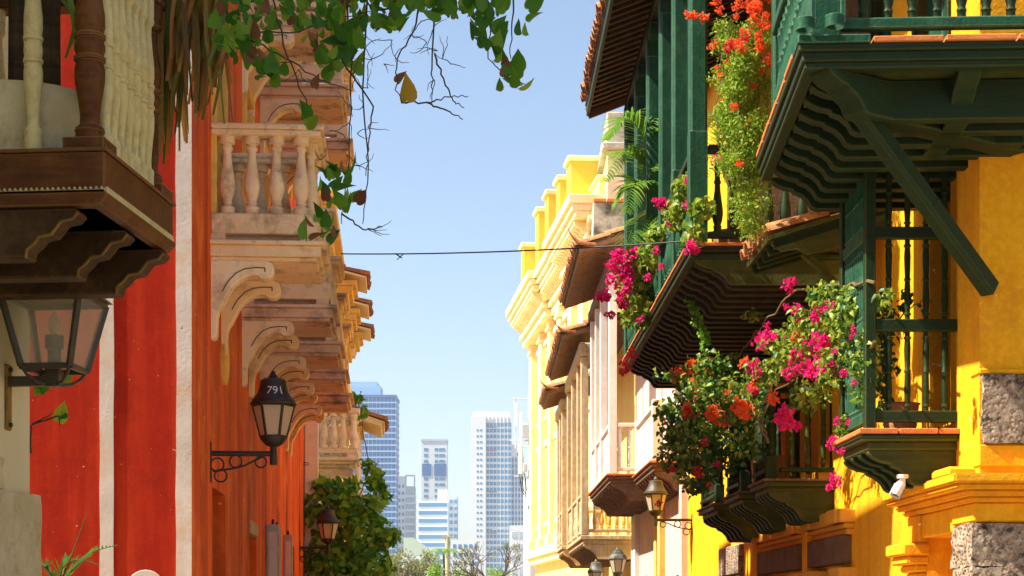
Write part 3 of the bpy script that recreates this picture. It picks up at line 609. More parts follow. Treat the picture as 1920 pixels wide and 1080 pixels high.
ob('post', pst(6.35, 8.8, .095), B, loc=(.16, .14, 0), m='teal'); ob('post', MB().box(-.085, .085, -.085, .085, 5.25, 8.8), B, loc=(.20, LB-.08, 0), m='teal', bev=.014)
ob('post', MB().box(-.085, .085, -.085, .085, 5.25, 8.8), B, loc=(2.6, .14, 0), m='teal', bev=.014)
ob('bottom_rail', MB().box(.27, RX, .09, .17, 5.375, 5.445).box(.12, .20, .25, LB-.17, 5.375, 5.445), B, m='teal', bev=.008)
ob('handrail', MB().box(.27, RX, .07, .19, 6.22, 6.30).box(.10, .22, .25, LB-.17, 6.22, 6.30), B, m='teal', bev=.01)
for i in range(18): ob('baluster', baluster('belly', .085, .775, 'green', 12), B, loc=(.42+.157*i, .13, 5.445))
for i in range(14): ob('baluster', baluster('belly', .12, .775, 'teal', 12), B, loc=(.16, .36+.165*i, 5.445))
for x, yy in ((.02, -.075), (.20, -.12)):
    rg = MB(); n = 20; vs = []
    for z in (0, .075):
        for rr in (.062, .052):
            vs += [(rr*math.cos(2*math.pi*k/n), rr*math.sin(2*math.pi*k/n), z) for k in range(n)]
    fs = []
    for k in range(n):
        j = (k+1) % n; fs += [(k,j,2*n+j,2*n+k),(n+j,n+k,3*n+k,3*n+j),(2*n+k,2*n+j,3*n+j,3*n+k),(j,k,n+k,n+j)]
    ob('pot_ring', rg.add(vs, fs).box(.035, .065, -.02, .02, .03, .2), B, loc=(x, yy, 5.31), m='teal', bev=.002)
tile_roof(h, 'roof', -1.5, 2.0, *sp(10.6, 16.15), 10.3, 8.9, 5, .09, .012, seed=21, under='beam', raf='beam')
ob('roof_plate', lbox(MB(), 11.0, 16.1, 1.36, 1.54, 8.72, 8.84), h, m='green', bev=.01)
ob('partition', lbox(MB(), 15.62, 15.66, .0, .48, 5.2, 8.4), h, m='wallwood', bev=.004)

# ---- grille box window
y0w, y1w = sp(12.72, 13.70); o_ = .70; zb = 2.935
G = ob('grille_window', MB().box(-.02, o_+.02, y0w, y1w, zb-.05, zb).box(-.02, o_-.03, y0w+.05, y1w-.05, zb-.115, zb-.051), h, m='olive', bev=.01)
G['label'] = 'green timber grille window box on carved brackets'
ob('moulding', MB().box(-.02, o_+.035, y0w-.015, y1w+.015, zb-.03, zb-.001), G, m='green', bev=.012)
for i in range(3):
    w_ = (o_+.06)/2.55; a = i*w_
    ob('edge_tile', MB().box(max(0, o_+.05-a-w_+.008), o_+.05-a, y1w-.12, y1w+.03, zb+.002, zb+.042), G, m='tileedge', bev=.006)
for i in range(2): ob('edge_tile', MB().box(o_-.08, o_+.048, y1w-.13-.44*(i+1), y1w-.13-.44*i-.008, zb+.002, zb+.041), G, m='tileedge', bev=.006)
for i, yy in enumerate((y1w-.12, y1w-.40, y1w-.68, y1w-.92)):
    ob('bracket', MB().prism(cyma(o_-.04, .26), -.045, .045), G, loc=(0, yy, zb-.116), m='olive' if i == 0 else 'green', bev=.006)
zt = 5.04
pb = [zb+.045, 3.10, 3.72, 3.80, 4.40, 4.48, zt]
ox = o_-.045
ob('corner_post', MB().box(ox-.04, ox+.04, y1w-.105, y1w-.025, zb+.043, zt+.06), G, m='green', bev=.006)
ob('corner_post', MB().box(ox-.04, ox+.04, y0w+.02, y0w+.10, zb+.043, zt), G, m='green', bev=.006)
for z0, z1 in ((3.03, 3.115), (3.71, 3.80), (4.40, 4.49), (zt-.03, zt+.06)):
    ob('rail', MB().box(0, ox-.041, y1w-.095, y1w-.035, z0, z1), G, m='green', bev=.006)
    ob('rail', MB().box(ox-.03, ox+.03, y0w+.101, y1w-.106, z0, z1), G, m='teal', bev=.006)
for z0, z1 in ((3.115, 3.71), (3.80, 4.40), (4.49, zt-.03)):
    for i in range(4): ob('spindle', baluster('slim', .055, z1-z0, 'green', 10), G, loc=(.09+.14*i, y1w-.065, z0))
    for i in range(10): ob('spindle', baluster('slim', .045, z1-z0, 'teal', 8), G, loc=(ox, y0w+.145+.071*i, z0))
# small tiled canopy with board end
a, b = sp(14.95, 16.15)
tile_roof(h, 'canopy_roof', -.02, 1.06, a, b, 5.24, 4.90, 2, .088, .01, under='olive', raf='green', seed=31)
ob('canopy_board', MB().prism([(0, 5.19), (1.02, 4.86), (1.02, 4.82), (.93, 4.77), (.80, 4.79), (.70, 4.74), (.45, 4.80), (0, 4.93)], b-.05, b-.01), h, m='olive', bev=.006)
ob('canopy_strut', MB().bar((.02, b-.12, 4.1), (.72, b-.12, 4.78), .07, .07), h, m='olive', bev=.008)

# ---- security camera under the grille box
t = thing('security_camera', 'white security camera hanging under the green grille box', 'camera', at(1692, 890, 12.75)); t.scale = (.72,)*3
ob('mount', MB().lathe([(.062,.0),(.062,-.035),(.05,-.04)], 20), t, m='plastic'); ob('bracket', MB().box(-.03, .03, -.014, .014, -.125, -.04), t, m='plastic', bev=.006)
T = TR((-.045, -.02, -.15), 0, 0, R(28)); cb = ob('camera_body', MB().lathe([(.044,-.07),(.05,-.06),(.05,.05),(.04,.075),(.02,.08)], 18, T=T), t, m='plastic')
ob('lens', MB().lathe([(.041,-.074),(.036,-.071),(.002,-.069)], 18, T=T), cb, m='black'); ob('sun_hood', MB().prism([(-.055,-.02),(-.058,.03),(-.03,.058),(.0,.062),(.03,.058),(.058,.03),(.055,-.02),(.05,.028),(.0,.055),(-.05,.028)], -.09, .04, 'z', T), cb, m='plastic')

# ================================================================ RIGHT: long yellow house
h = thing('town_house', 'long yellow house with a tall green balcony above three small bougainvillea balconies', 'house', SB.W(16.0, 0, 0), SB.rz); H2 = h
Y2a, Y2b = 16.202, 29.5
bays = [(17.2, 18.16), (18.95, 20.1), (21.0, 22.5)]
ops = [(*sp(a+.15, b-.1), 2.95, 4.75) for a, b in bays]
portals = [(16.4, 18.1), (18.65, 21.4)]
ops += [(*sp(a+.35, b-.35), 0, 2.0) for a, b in portals]+[(*sp(23.6, 24.8), 0, 2.1)]
uds = [(*sp(a, a+1.0), 5.2, 7.6) for a in (17.3, 19.9, 22.6)]
ob('wall', wall_mesh(*sp(Y2a, Y2b), 0, 10.1, ops+uds, .3, 8), h, m='yellow')
for o in uds+ops[:3]: ob('door', MB().box(-.2, -.12, o[0], o[1], o[2], o[3]), h, m='green', bev=.01)
for o in ops[3:]: ob('door', MB().box(-.28, -.2, o[0], o[1], o[2], o[3]), h, m='dark')
def trim(name, rows, Ya, Yb, m, bev=.012, parent=None):
    mb = MB()
    for z0, z1, o in rows: lbox(mb, Ya-o, Yb+o*.6, -.02, o, z0, z1-.001)
    return ob(name, mb, parent or h, m=m, bev=bev)
for (a, b) in portals:
    c = trim('portal_cornice', ((2.36, 2.42, .06), (2.42, 2.47, .10), (2.47, 2.6, .15)), a, b, 'orangewall')
    for q_ in (a-.02, b-.35):
        lb = MB(); lbox(lb, q_, q_+.42, -.02, .175, 2.47, 2.605); ob('cornice_block', lb, c, m='orangewall', bev=.012)
    l = MB(); lbox(l, a+.02, b-.02, -.02, .115, 2.08, 2.355); ob('lintel', l, h, m='wallwood', bev=.01)
    for q_ in (a-.02, b-.33):
        k = trim('capital', ((1.76, 1.84, .07), (1.84, 1.9, .12), (1.9, 2.04, .16)), q_, q_+.28, 'orangewall')
        s_ = MB(); lbox(s_, q_+.02, q_+.26, -.02, .05, 0, 1.76); ob('shaft', s_, k, m='orangewall', bev=.01)
    for q_ in (b+.02,): s_ = MB(); lbox(s_, q_, q_+.22, -.02, .12, 0, 2.7); ob('pilaster', s_, h, m='yellow', bev=.01)
for a, b, z0, z1 in ((23.2, 23.58, 0, .8), (23.2, 23.58, .81, 1.5), (23.2, 23.58, 1.51, 2.12), (24.82, 25.2, 0, .9), (24.82, 25.2, .91, 2.12), (23.2, 25.2, 2.13, 2.55)):
    ob('frame_stone', lbox(MB(), a, b, -.05, .07, z0, z1), h, m='rough', bev=.02)
# tall balcony
ya, yb = sp(16.46, 24.1); o_ = 1.57; zf = 5.14
B = ob('balcony', MB().box(-.02, o_-.04, ya+.04, yb-.04, zf-.1, zf).box(-.02, o_-.01, ya+.01, yb-.01, zf-.12, zf-.08), h, m='green', bev=.006)
B['label'] = 'tall green timber balcony with chamfered posts and trailing plants'
ob('moulding', MB().box(o_-.1, o_, ya, yb, zf-.055, zf-.001).box(o_-.08, o_-.035, ya+.03, yb-.03, zf-.14, zf-.056).box(0, o_-.101, yb-.1, yb, zf-.055, zf-.001).box(0, o_-.081, yb-.09, yb-.035, zf-.14, zf-.056), B, m='blackbeam', bev=.01)
ed = MB().box(-.07, .07, -.24, .24, 0, .032).mesh('edge_tile', 'tileedge', bev=.005)
n = int((yb-ya)/.5)
for i in range(n): ob('edge_tile', ed, B, loc=(o_-.055+rng.uniform(-.004, .004), ya+.27+(yb-ya-.5)*i/(n-1), zf+.002))
for i in range(3): ob('edge_tile', ed, B, loc=(o_-.38-.49*i, yb-.06, zf+.002), rot=(0, 0, R(90)))
bme = MB().prism(cyma(o_-.08, .27), -.05, .05).mesh('beam', 'blackbeam', bev=.006)
n = 24
for i in range(n): ob('beam', bme, B, loc=(0, ya+.22+(yb-ya-.4)*i/(n-1), zf-.121))
ob('end_board', MB().prism(cyma(o_-.07, .25), yb-.075, yb-.03), B, loc=(0, 0, zf-.121), m='olive', bev=.006)
PY = [16.55, 18.0, 19.3, 20.8, 22.4, 24.0]
pme = MB().box(-.09, .09, -.09, .09, zf+.003, 6.25).add(*[[], []])
pme = pme.mesh('post', 'teal', bev=.008); pm2 = pst(6.25, 8.35, .088).mesh('post', 'teal', ang=20); pm3 = MB().box(-.09, .09, -.09, .09, 8.35, 8.72).box(-.07, .07, -.3, .3, 8.55, 8.70).mesh('post', 'teal', bev=.008)
_b = bpy.data.meshes
def join_me(ms, name):
    bm = bmesh.new()
    for m_ in ms: bm.from_mesh(m_)
    me = bpy.data.meshes.new(name); bm.to_mesh(me); bm.free(); me.materials.append(ms[0].materials[0]); return me
pfull = join_me([pme, pm2, pm3], 'post')
for Y in PY: ob('post', pfull, B, loc=(o_-.10, y(Y), 0))
zr = 5.235
ob('bottom_rail', MB().box(o_-.14, o_-.06, ya+.1, yb-.19, zr, zr+.06).box(0, o_-.2, yb-.14, yb-.06, zr, zr+.06), B, m='green', bev=.008)
ob('handrail', MB().box(o_-.16, o_-.04, ya+.1, yb-.19, 6.06, 6.13).box(0, o_-.2, yb-.16, yb-.04, 6.06, 6.13), B, m='green', bev=.01)
for k in range(len(PY)-1):
    a, b = PY[k]+.15, PY[k+1]-.1; n = int((b-a)/.165)
    for i in range(n+1): ob('baluster', baluster('belly', .135, .765, 'teal', 12), B, loc=(o_-.10, y(a+(b-a)*i/n), zr+.06))
for i in range(8): ob('baluster', baluster('belly', .11, .765, 'green', 12), B, loc=(.12+.165*i, yb-.10, zr+.06))
ob('roof_plate', MB().box(o_-.17, o_-.03, ya-.1, yb+.1, 8.72, 8.86), h, m='green', bev=.01)
rf = tile_roof(h, 'roof', -1.2, 2.08, *sp(16.17, 24.55), 10.15, 8.90, 4, .09, .012, seed=22, under='beam', raf='beam')
ob('bargeboard', MB().bar((-1.2, sp(16.17, 24.55)[0]+.03, 10.02), (2.05, sp(16.17, 24.55)[0]+.03, 8.77), .05, .16), h, m='wallwood', bev=.008)
ob('fascia', MB().box(2.02, 2.06, *sp(16.17, 24.55), 8.74, 8.86), h, m='green', bev=.005)
tile_roof(h, 'roof', -.8, .5, *sp(24.6, 29.5), 10.4, 9.85, 2, .10, .02, seed=23, under='beam', raf='beam')
# brown panel and doors on the balcony, and the slatted ceiling board
ob('partition', lbox(MB(), 16.95, 16.99, .05, .95, 5.3, 6.0), h, m='wallwood', bev=.005)
# three lower balconies
for i, (a, b) in enumerate(bays):
    ya, yb = sp(a, b); o_ = .71; zf = 2.93; ym = (ya+yb)/2; ya -= ym; yb -= ym
    B = ob('balcony', MB().box(-.02, o_, ya, yb, -.05, 0).box(-.02, o_-.05, ya+.04, yb-.04, -.10, -.051), h, loc=(0, ym, zf), m='olive', bev=.01)
    ob('edge_board', MB().box(o_-.1, o_+.02, ya-.02, yb+.02, .002, .03).box(.0, o_-.101, yb-.1, yb+.02, .002, .03), B, m='greybeam', bev=.008)
    ob('sill_rail', MB().box(0, o_-.17, yb-.13, yb-.02, .10, .145).box(o_-.14, o_-.02, ya+.02, yb-.151, .10, .145), B, m='green', bev=.008)
    for k in range(5):
        ob('bracket', MB().prism(cyma(o_-.06, .30), -.045, .045), B, loc=(0, yb-.08-(yb-ya-.16)*k/4, -.101), m='olive' if k == 0 else 'green', bev=.006)
    for s_ in (ya+.09, yb-.09):
        ob('corner_post', join_me([MB().box(-.055, .055, -.055, .055, .03, .26).mesh('p', 'green', bev=.006), MB().lathe([(r*.10, .26+z*.85) for r, z in turned('slim')], 12).mesh('p', 'green', ang=50)], 'corner_post'), B, loc=(o_-.085, s_, 0))
    for x in (.10, .26, .42): 
        for s_ in (ya+.085, yb-.085): ob('baluster', baluster('slim', .065, .86, 'olive' if s_ > 0 else 'green', 12), B, loc=(x, s_, .145))
    n = int((yb-ya-.3)/.13)
    for k in range(n): ob('baluster', baluster('slim', .065, .86, 'green', 12), B, loc=(o_-.08, ya+.2+(yb-ya-.4)*k/max(1, n-1), .145))
    ob('handrail', MB().box(0, o_-.03, yb-.14, yb-.03, 1.005, 1.06).box(o_-.14, o_-.03, ya+.03, yb-.141, 1.005, 1.06).box(0, o_-.141, ya+.03, ya+.14, 1.005, 1.06), B, m='green', bev=.01)

# ================================================================ RIGHT: white balcony house
h = thing('town_house', 'house with white balustrades and white columns on brown carved slabs', 'house', SB.W(16.0, 0, 0), SB.rz)
w1, w2 = (30.2, 31.6), (35.0, 36.4)
ops = [(*sp(a, b), 4.4, 6.9) for a, b in (w1, w2)]+[(*sp(30.6, 31.3), 0, 2.3), (*sp(34.5, 35.5), 0, 2.4)]
ob('wall', wall_mesh(*sp(29.502, 39.5), 0, 10.6, ops, .3, 8), h, m='pink')
for o in ops: ob('shutter_door', MB().box(-.2, -.12, o[0], o[1], o[2], o[3]), h, m='wallwood', bev=.01)
for Ya, m_ in ((29.52, 'pink'), (33.2, 'stoney'), (33.9, 'stoney'), (38.6, 'white'), (39.1, 'white')):
    s_ = MB(); lbox(s_, Ya, Ya+.35, -.02, .12, 0, 4.0); p_ = ob('pilaster', s_, h, m=m_, bev=.012)
    if m_ == 'stoney': c_ = MB(); lbox(c_, Ya-.08, Ya+.43, -.02, .2, 2.05, 2.2); ob('pilaster_capital', c_, p_, m=m_, bev=.02)
def white_balcony(Ya, Yb, o_, zf, post_Y, top, cols):
    ya, yb = sp(Ya, Yb)
    B = ob('balcony', MB().box(-.02, o_-.05, ya+.05, yb-.05, zf-.14, zf), h, m='greybeam', bev=.01)
    ob('edge_board', MB().box(o_-.14, o_+.03, ya-.03, yb+.03, zf+.001, zf+.045).box(0, o_-.141, yb-.14, yb+.03, zf+.001, zf+.045), B, m='tileedge', bev=.012)
    ob('moulding', MB().box(o_-.12, o_-.01, ya+.01, yb-.01, zf-.07, zf).box(0, o_-.121, yb-.12, yb-.01, zf-.07, zf), B, m='greybeam', bev=.015)
    n = max(4, int((yb-ya)/.42))
    for k in range(n): ob('bracket', MB().prism(cyma(o_-.08, .34), -.07, .07), B, loc=(0, yb-.13-(yb-ya-.26)*k/(n-1), zf-.141), m='greybeam', bev=.01)
    ob('bottom_rail', MB().box(o_-.16, o_-.05, ya+.05, yb-.17, zf+.10, zf+.17).box(0, o_-.2, yb-.16, yb-.05, zf+.10, zf+.17), B, m='white', bev=.008)
    ob('handrail', MB().box(o_-.18, o_-.03, ya+.05, yb-.19, zf+.96, zf+1.04).box(0, o_-.2, yb-.18, yb-.03, zf+.96, zf+1.04), B, m='white', bev=.01)
    for k in range(int((o_-.25)/.19)+1): ob('baluster', baluster('slim', .095, .79, 'white', 10), B, loc=(.1+.19*k, yb-.105, zf+.17))
    n = int((yb-ya-.3)/.24)
    for k in range(n): ob('baluster', baluster('slim', .08, .79, 'white', 10), B, loc=(o_-.105, ya+.2+(yb-ya-.4)*k/(n-1), zf+.17))
    for Y in post_Y:
        me = MB().box(-.08, .08, -.08, .08, zf+.046, top) if cols else MB().box(-.075, .075, -.075, .075, zf+.046, zf+1.12)
        ob('column' if cols else 'newel', me, B, loc=(o_-.105, min(max(y(Y), ya+.1), yb-.105), 0), m='white', bev=.012)
    return B
white_balcony(29.75, 33.2, .62, 4.22, (29.75, 33.2), 0, False)
white_balcony(33.5, 39.3, 1.10, 4.30, (33.5, 36.0, 37.6, 39.3), 8.3, True)
ob('wall_plate', lbox(MB(), 33.4, 39.4, .86, 1.12, 8.302, 8.52), h, m='greybeam', bev=.02)
ob('ceiling_beams', lbox(lbox(lbox(MB(), 33.42, 33.6, 0, .85, 8.31, 8.5), 36, 36.2, 0, .85, 8.31, 8.5), 39.1, 39.3, 0, .85, 8.31, 8.5), h, m='greybeam', bev=.01)
tile_roof(h, 'roof', -.8, 1.72, *sp(33.3, 39.5), 9.6, 8.74, 4, .10, .03, seed=41, under='beam', raf='rafter')
tile_roof(h, 'roof', -.6, .5, *sp(29.6, 33.1), 11.0, 10.62, 2, .10, .03, seed=42, under='beam', raf='rafter')

# ================================================================ RIGHT: bleached timber balcony house
h = thing('town_house', 'house with bleached timber balcony posts and curled clay tile eaves', 'house', SB.W(16.0, 0, 0), SB.rz)
ops = [(*sp(a, a+1.1), 3.4, 5.9) for a in (41, 44.5, 52.5)]
ob('wall', wall_mesh(*sp(39.502, 51.2), 0, 8.4, [o for o in ops[:2]], .3, 8), h, m='paleyellow')
for o in ops[:2]: ob('shutter_door', MB().box(-.2, -.12, o[0], o[1], o[2], o[3]), h, m='wallwood', bev=.01)
def timber_balcony(Ya, Yb, o_, zf, PYs, top):
    ya, yb = sp(Ya, Yb)
    B = ob('balcony', MB().box(-.02, o_, ya, yb, zf-.1, zf).box(-.02, o_-.06, ya+.06, yb-.06, zf-.2, zf-.101), h, m='palewood', bev=.015)
    n = int((yb-ya)/.5)
    for k in range(n): ob('bracket', MB().prism(cyma(o_-.07, .36), -.08, .08), B, loc=(0, yb-.14-(yb-ya-.28)*k/(n-1), zf-.201), m='palewood' if k == 0 else 'greybeam', bev=.012)
    ob('bottom_rail', MB().box(o_-.16, o_-.04, ya+.02, yb-.17, zf+.07, zf+.15).box(0, o_-.17, yb-.16, yb-.04, zf+.07, zf+.15), B, m='palewood', bev=.01)
    ob('handrail', MB().box(o_-.17, o_-.03, ya+.02, yb-.18, zf+.92, zf+1.0).box(0, o_-.18, yb-.17, yb-.03, zf+.92, zf+1.0), B, m='palewood', bev=.01)
    for k in range(int((o_-.25)/.17)+1): ob('baluster', baluster('belly', .11, .77, 'stoney', 10), B, loc=(.08+.17*k, yb-.10, zf+.15))
    n = int((yb-ya-.3)/.24)
    for k in range(n): ob('baluster', baluster('belly', .11, .77, 'palewood', 8), B, loc=(o_-.10, ya+.2+(yb-ya-.4)*k/(n-1), zf+.15))
    for Y in PYs: ob('post', MB().box(-.09, .09, -.09, .09, zf+.001, top), B, loc=(o_-.10, min(max(y(Y), ya+.1), yb-.1), 0), m='palewood', bev=.02)
timber_balcony(39.8, 46.5, 1.27, 3.42, (39.8, 41.6, 44.1, 46.4), 7.6)
ob('wall_plate', lbox(MB(), 39.7, 46.7, .98, 1.3, 7.602, 7.9), h, m='palewood', bev=.03)
tile_roof(h, 'roof', -.8, 1.75, *sp(39.7, 47.0), 8.9, 8.1, 4, .11, .04, seed=43, under='beam', raf='rafter')
timber_balcony(47.8, 51.0, 1.35, 3.5, (47.9, 49.4, 50.9), 7.3)
ob('wall_plate', lbox(MB(), 47.7, 51.1, 1.06, 1.38, 7.302, 7.6), h, m='palewood', bev=.03)
tile_roof(h, 'roof', -.8, 1.8, *sp(47.4, 51.15), 8.6, 7.8, 4, .11, .04, seed=44, under='beam', raf='rafter')
for (Yq, oq, zq) in ((39.62, 1.78, 8.18), (47.3, 1.85, 7.88), (33.2, 1.75, 8.82)):
    ob('horn_tile', MB().prism([(-.35, -.03), (-.05, .0), (.10, .10), (.20, .26), (.13, .12), (.0, -.04), (-.35, -.08)], -.07, .07), h, loc=(oq-.05, SB.y(Yq), zq), m='tile', bev=.012)
# grimy blank gable house
h = thing('town_house', 'tall narrow house with grimy blank gable and beige turret wall', 'house', (xp(1110, 52), 52, 0), 0)
ob('gable_wall', MB().box(0, 6, -.75, .5, 0, zp(383, 51.5)), h, m='grime', bev=.02)
for i in range(14): ob('coping_brick', MB().box(.01+.4*i, .39+.4*i, -.82, .55, 0, .1), h, loc=(0, 0, zp(383, 51.5)+.003), m='tileedge', bev=.015)
ob('turret_wall', MB().box(.45, 6, -.2, 6, zp(383, 51.5)+.104, zp(285, 52)), h, m='beige', bev=.02)
ob('turret_string_course', MB().box(.30, 6, -.35, 6.1, zp(285, 52)+.002, zp(272, 52)), h, m='grime', bev=.03)
ob('turret_top', MB().box(.45, 6, -.2, 6, zp(272, 52)+.003, zp(213, 52)), h, m='grime', bev=.03)

# ================================================================ RIGHT: cream classical building at the bend
SC = Side(2.9, 52.9, -.099, 'R'); y = SC.y; sp = SC.span
h = thing('civic_building', 'pale yellow classical building with bracketed cornice and parapet piers', 'building', SC.W(52.9, 0, 0), SC.rz)
ops = [(*sp(a, a+1.3), z0, z1) for a in (54.4, 57, 60.6, 63.3, 66.4, 69) for z0, z1 in ((5.2, 8.2), (9.4, 12.2))]
ob('wall', wall_mesh(*sp(52.9, 72), 0, 13.2, ops, .35, 10), h, m='paleyellow')
for o in ops:
    w_ = ob('window', MB().box(-.3, -.2, o[0], o[1], o[2], o[3]), h, m='yellow2')
    ob('window_surround', MB().box(-.02, .10, o[0]-.18, o[0], o[2], o[3]).box(-.02, .10, o[1], o[1]+.18, o[2], o[3]).box(-.02, .16, o[0]-.25, o[1]+.25, o[3], o[3]+.25).box(-.02, .16, o[0]-.2, o[1]+.2, o[2]-.18, o[2]), w_, m='paletrim', bev=.02)
for Yp in (53.1, 56.1, 59.0, 62.2, 65.0, 68.0, 71.3):
    s_ = MB(); lb = sp(Yp, Yp+.7); s_.box(-.02, .28, *lb, 4.6, 12.4)
    p_ = ob('pilaster', s_, h, m='paletrim', bev=.02)
    ob('pilaster_capital', MB().box(-.02, .36, lb[0]-.07, lb[1]+.07, 12.4, 12.55).box(-.02, .32, lb[0]-.04, lb[1]+.04, 12.55, 12.8), p_, m='paletrim', bev=.02)
    ob('pilaster_base', MB().box(-.02, .38, lb[0]-.08, lb[1]+.08, 4.2, 4.6), p_, m='paletrim', bev=.02)
    for k in range(9): ob('joint', MB().box(.279, .283, *lb, 5.2+.8*k, 5.24+.8*k), p_, m='stoney')
segs = ((52.9, 58.6, .25), (58.62, 64.6, 0), (64.62, 72, .25))
for a, b, e in segs:
    c = MB()
    for z0, z1, o in ((12.8, 13.1, .30), (13.1, 13.3, .42), (13.3, 13.75, .34), (13.75, 13.95, .78), (13.95, 14.15, .88), (14.15, 14.45, .98)):
        o += e; l_ = sp(a-(o*.5 if e else 0), b+(o*.5 if e else 0)); c.box(-.3, o, *l_, z0, z1-.002)
    cn = ob('cornice', c, h, m='paletrim', bev=.025)
    n = int((b-a)/.42)
    me = MB().prism([(.3, 0), (.72, 0), (.74, -.12), (.66, -.2), (.55, -.22), (.48, -.36), (.3, -.40)], -.10, .10).mesh('modillion', 'paletrim', bev=.015)
    for k in range(n+1): ob('modillion', me, cn, loc=(e, y(a+.1+(b-a-.2)*k/n), 13.748))
    if e:
        for k in range(3): ob('modillion', me, cn, loc=(.55-.4*k, y(a)+.02, 13.748), rot=(0, 0, R(90)))
    ob('parapet', MB().box(-.5, e-.05, *sp(a, b), 14.46, 15.1), h, m='paleyellow', bev=.02)
    ob('parapet_coping', MB().box(-.55, e+.02, *sp(a, b), 15.102, 15.2), h, m='paletrim', bev=.02)
for Yp, zt_ in ((55.2, 16.1), (58.0, 16.2), (61.2, 16.5), (64.2, 16.6), (69.4, 16.4)):
    l_ = sp(Yp-.45, Yp+.45)
    p_ = ob('parapet_pier', MB().box(-.5, .85, *l_, 14.47, zt_), h, m='yellow3', bev=.02)
    ob('pier_cap', MB().box(-.58, .95, l_[0]-.1, l_[1]+.1, zt_, zt_+.16), p_, m='paletrim', bev=.03)
ob('string_course', MB().box(-.02, .45, *sp(52.9, 72.3), 3.85, 4.19).box(-.02, .32, *sp(52.9, 72.2), 3.6, 3.85), h, m='paletrim', bev=.03)
# ================================================================ wall lamps
_lm = {}
def lamp(label, side, Y, py_arm, arm=.55, num=None, style='bell', metal='black'):
    t = thing('wall_lamp', label, 'lamp', side.W(Y, 0, zp(py_arm, Y)), side.rz, 'iron wall lamps along the street')
    def part(name, f, m, par=t, loc=(0, 0, 0), **k):
        key = (name, m, style, arm)
        if key not in _lm: _lm[key] = f().mesh(name, m, **k)
        return ob(name, _lm[key], par, loc=loc)
    c = (arm, 0, 0)
    part('wall_plate', lambda: MB().box(-.01, .015, -.025, .025, -.26, .10), metal, bev=.004)
    part('arm', lambda: MB().tube([(0, 0, 0), (arm+.02, 0, 0)], .024, 8), metal)
    def scroll():
        mb = MB(); circ = lambda x, z, r: [(x+r*math.cos(a), 0, z+r*math.sin(a)) for a in [2*math.pi*i/12 for i in range(13)]]
        for x, z, r in ((.06, -.10, .06), (.09, -.20, .055), (.22, -.07, .055), (.44, -.075, .05)): mb.tube(circ(x*arm/.55, z, r), .009, 5)
        mb.tube([(.02, 0, -.16), (.10, 0, -.15), (.20, 0, -.135), (.30, 0, -.11), (.40, 0, -.06), (.45*arm/.55, 0, -.03)], .010, 5); return mb
    part('scrollwork', scroll, metal)
    part('stem', lambda: MB().lathe([(.03, -.10), (.035, -.09), (.03, .06), (.07, .075), (.12, .13), (.125, .15)], 12), metal, loc=c)
    def hexa(r, z): return [(r*math.cos(R(60*i)), r*math.sin(R(60*i)), z) for i in range(6)]
    b0, b1 = hexa(.115, .15), hexa(.185, .43)
    def fr():
        mb = MB()
        for i in range(6): mb.bar(b0[i], b1[i], .022, .022); mb.bar(b0[i], b0[(i+1) % 6], .022, .022); mb.bar(b1[i], b1[(i+1) % 6], .022, .022)
        return mb
    f = part('cage', fr, metal, loc=c, bev=.003)
    for i in range(6):
        def pane(i=i):
            q = [Vector(b0[i]), Vector(b0[(i+1) % 6]), Vector(b1[(i+1) % 6]), Vector(b1[i])]; ce = sum(q, Vector())/4
            q = [ce+(p-ce)*.95 for p in q]; nn = (q[1]-q[0]).cross(q[2]-q[0]).normalized()*.002
            return MB().add([p-nn for p in q]+[p+nn for p in q], [(0,1,2,3),(7,6,5,4),(0,4,5,1),(1,5,6,2),(2,6,7,3),(3,7,4,0)])
        key = ('pane', i)
        if key not in _lm: _lm[key] = pane().mesh('glass_pane', 'pane', smooth=False)
        ob('glass_pane', _lm[key], f)
    prof = [(.17,.43),(.205,.435),(.21,.45),(.195,.46),(.195,.475),(.165,.51),(.135,.56),(.12,.62),(.115,.655),(.09,.67),(.035,.675),(.04,.69),(.025,.71),(.012,.74)] if style == 'bell' else \
           [(.17,.43),(.21,.435),(.21,.455),(.15,.54),(.12,.55),(.12,.58),(.09,.60),(.09,.625),(.05,.64),(.03,.68),(.012,.70)]
    rf = part('lamp_roof', lambda: MB().lathe(prof, 20 if style == 'bell' else 6), metal, loc=c, ang=40)
    if num:
        cu = bpy.data.curves.new('n', 'FONT'); cu.body = num; cu.size = .105; cu.align_x = 'CENTER'; cu.extrude = .0
        to = bpy.data.objects.new('n', cu); COL.objects.link(to); dg = bpy.context.evaluated_depsgraph_get()
        me = bpy.data.meshes.new_from_object(to.evaluated_get(dg)); bpy.data.objects.remove(to)
        bm = bmesh.new(); bm.from_mesh(me); bmesh.ops.subdivide_edges(bm, edges=bm.edges, cuts=2, use_grid_fill=False); bmesh.ops.triangulate(bm, faces=bm.faces)
        for v in bm.verts:
            z = .52+v.co.y*.95
            for (r0, z0), (r1, z1) in zip(prof, prof[1:]):
                if z0 <= z <= z1: r = r0+(r1-r0)*(z-z0)/max(1e-6, z1-z0)
            th = -R(90)+.18+v.co.x/.145; r += .004; v.co = (r*math.cos(th), r*math.sin(th), z)
        bm.to_mesh(me); bm.free(); me.materials.clear(); me.materials.append(M['text'])
        ob('number', me, rf)
    return t
lamp('black iron wall lamp numbered 791 on the red wall', SR, 15.25, 850, .56, '791')
lamp('black iron wall lamp in front of the dark green creeper', SR, 29.9, 1027, .50)
lamp('brown iron wall lamp on scroll arm beside the bougainvillea', SB, 28.9, 975, .62, metal='bronze')
lamp('grey six sided lamp under the bleached timber balcony, with stepped pointed top', SB, 37.0, 1086, .62, style='hex', metal='greyiron')
lamp('grey bell topped lamp under the bleached timber balcony', SB, 39.6, 1108, .92, metal='greyiron')

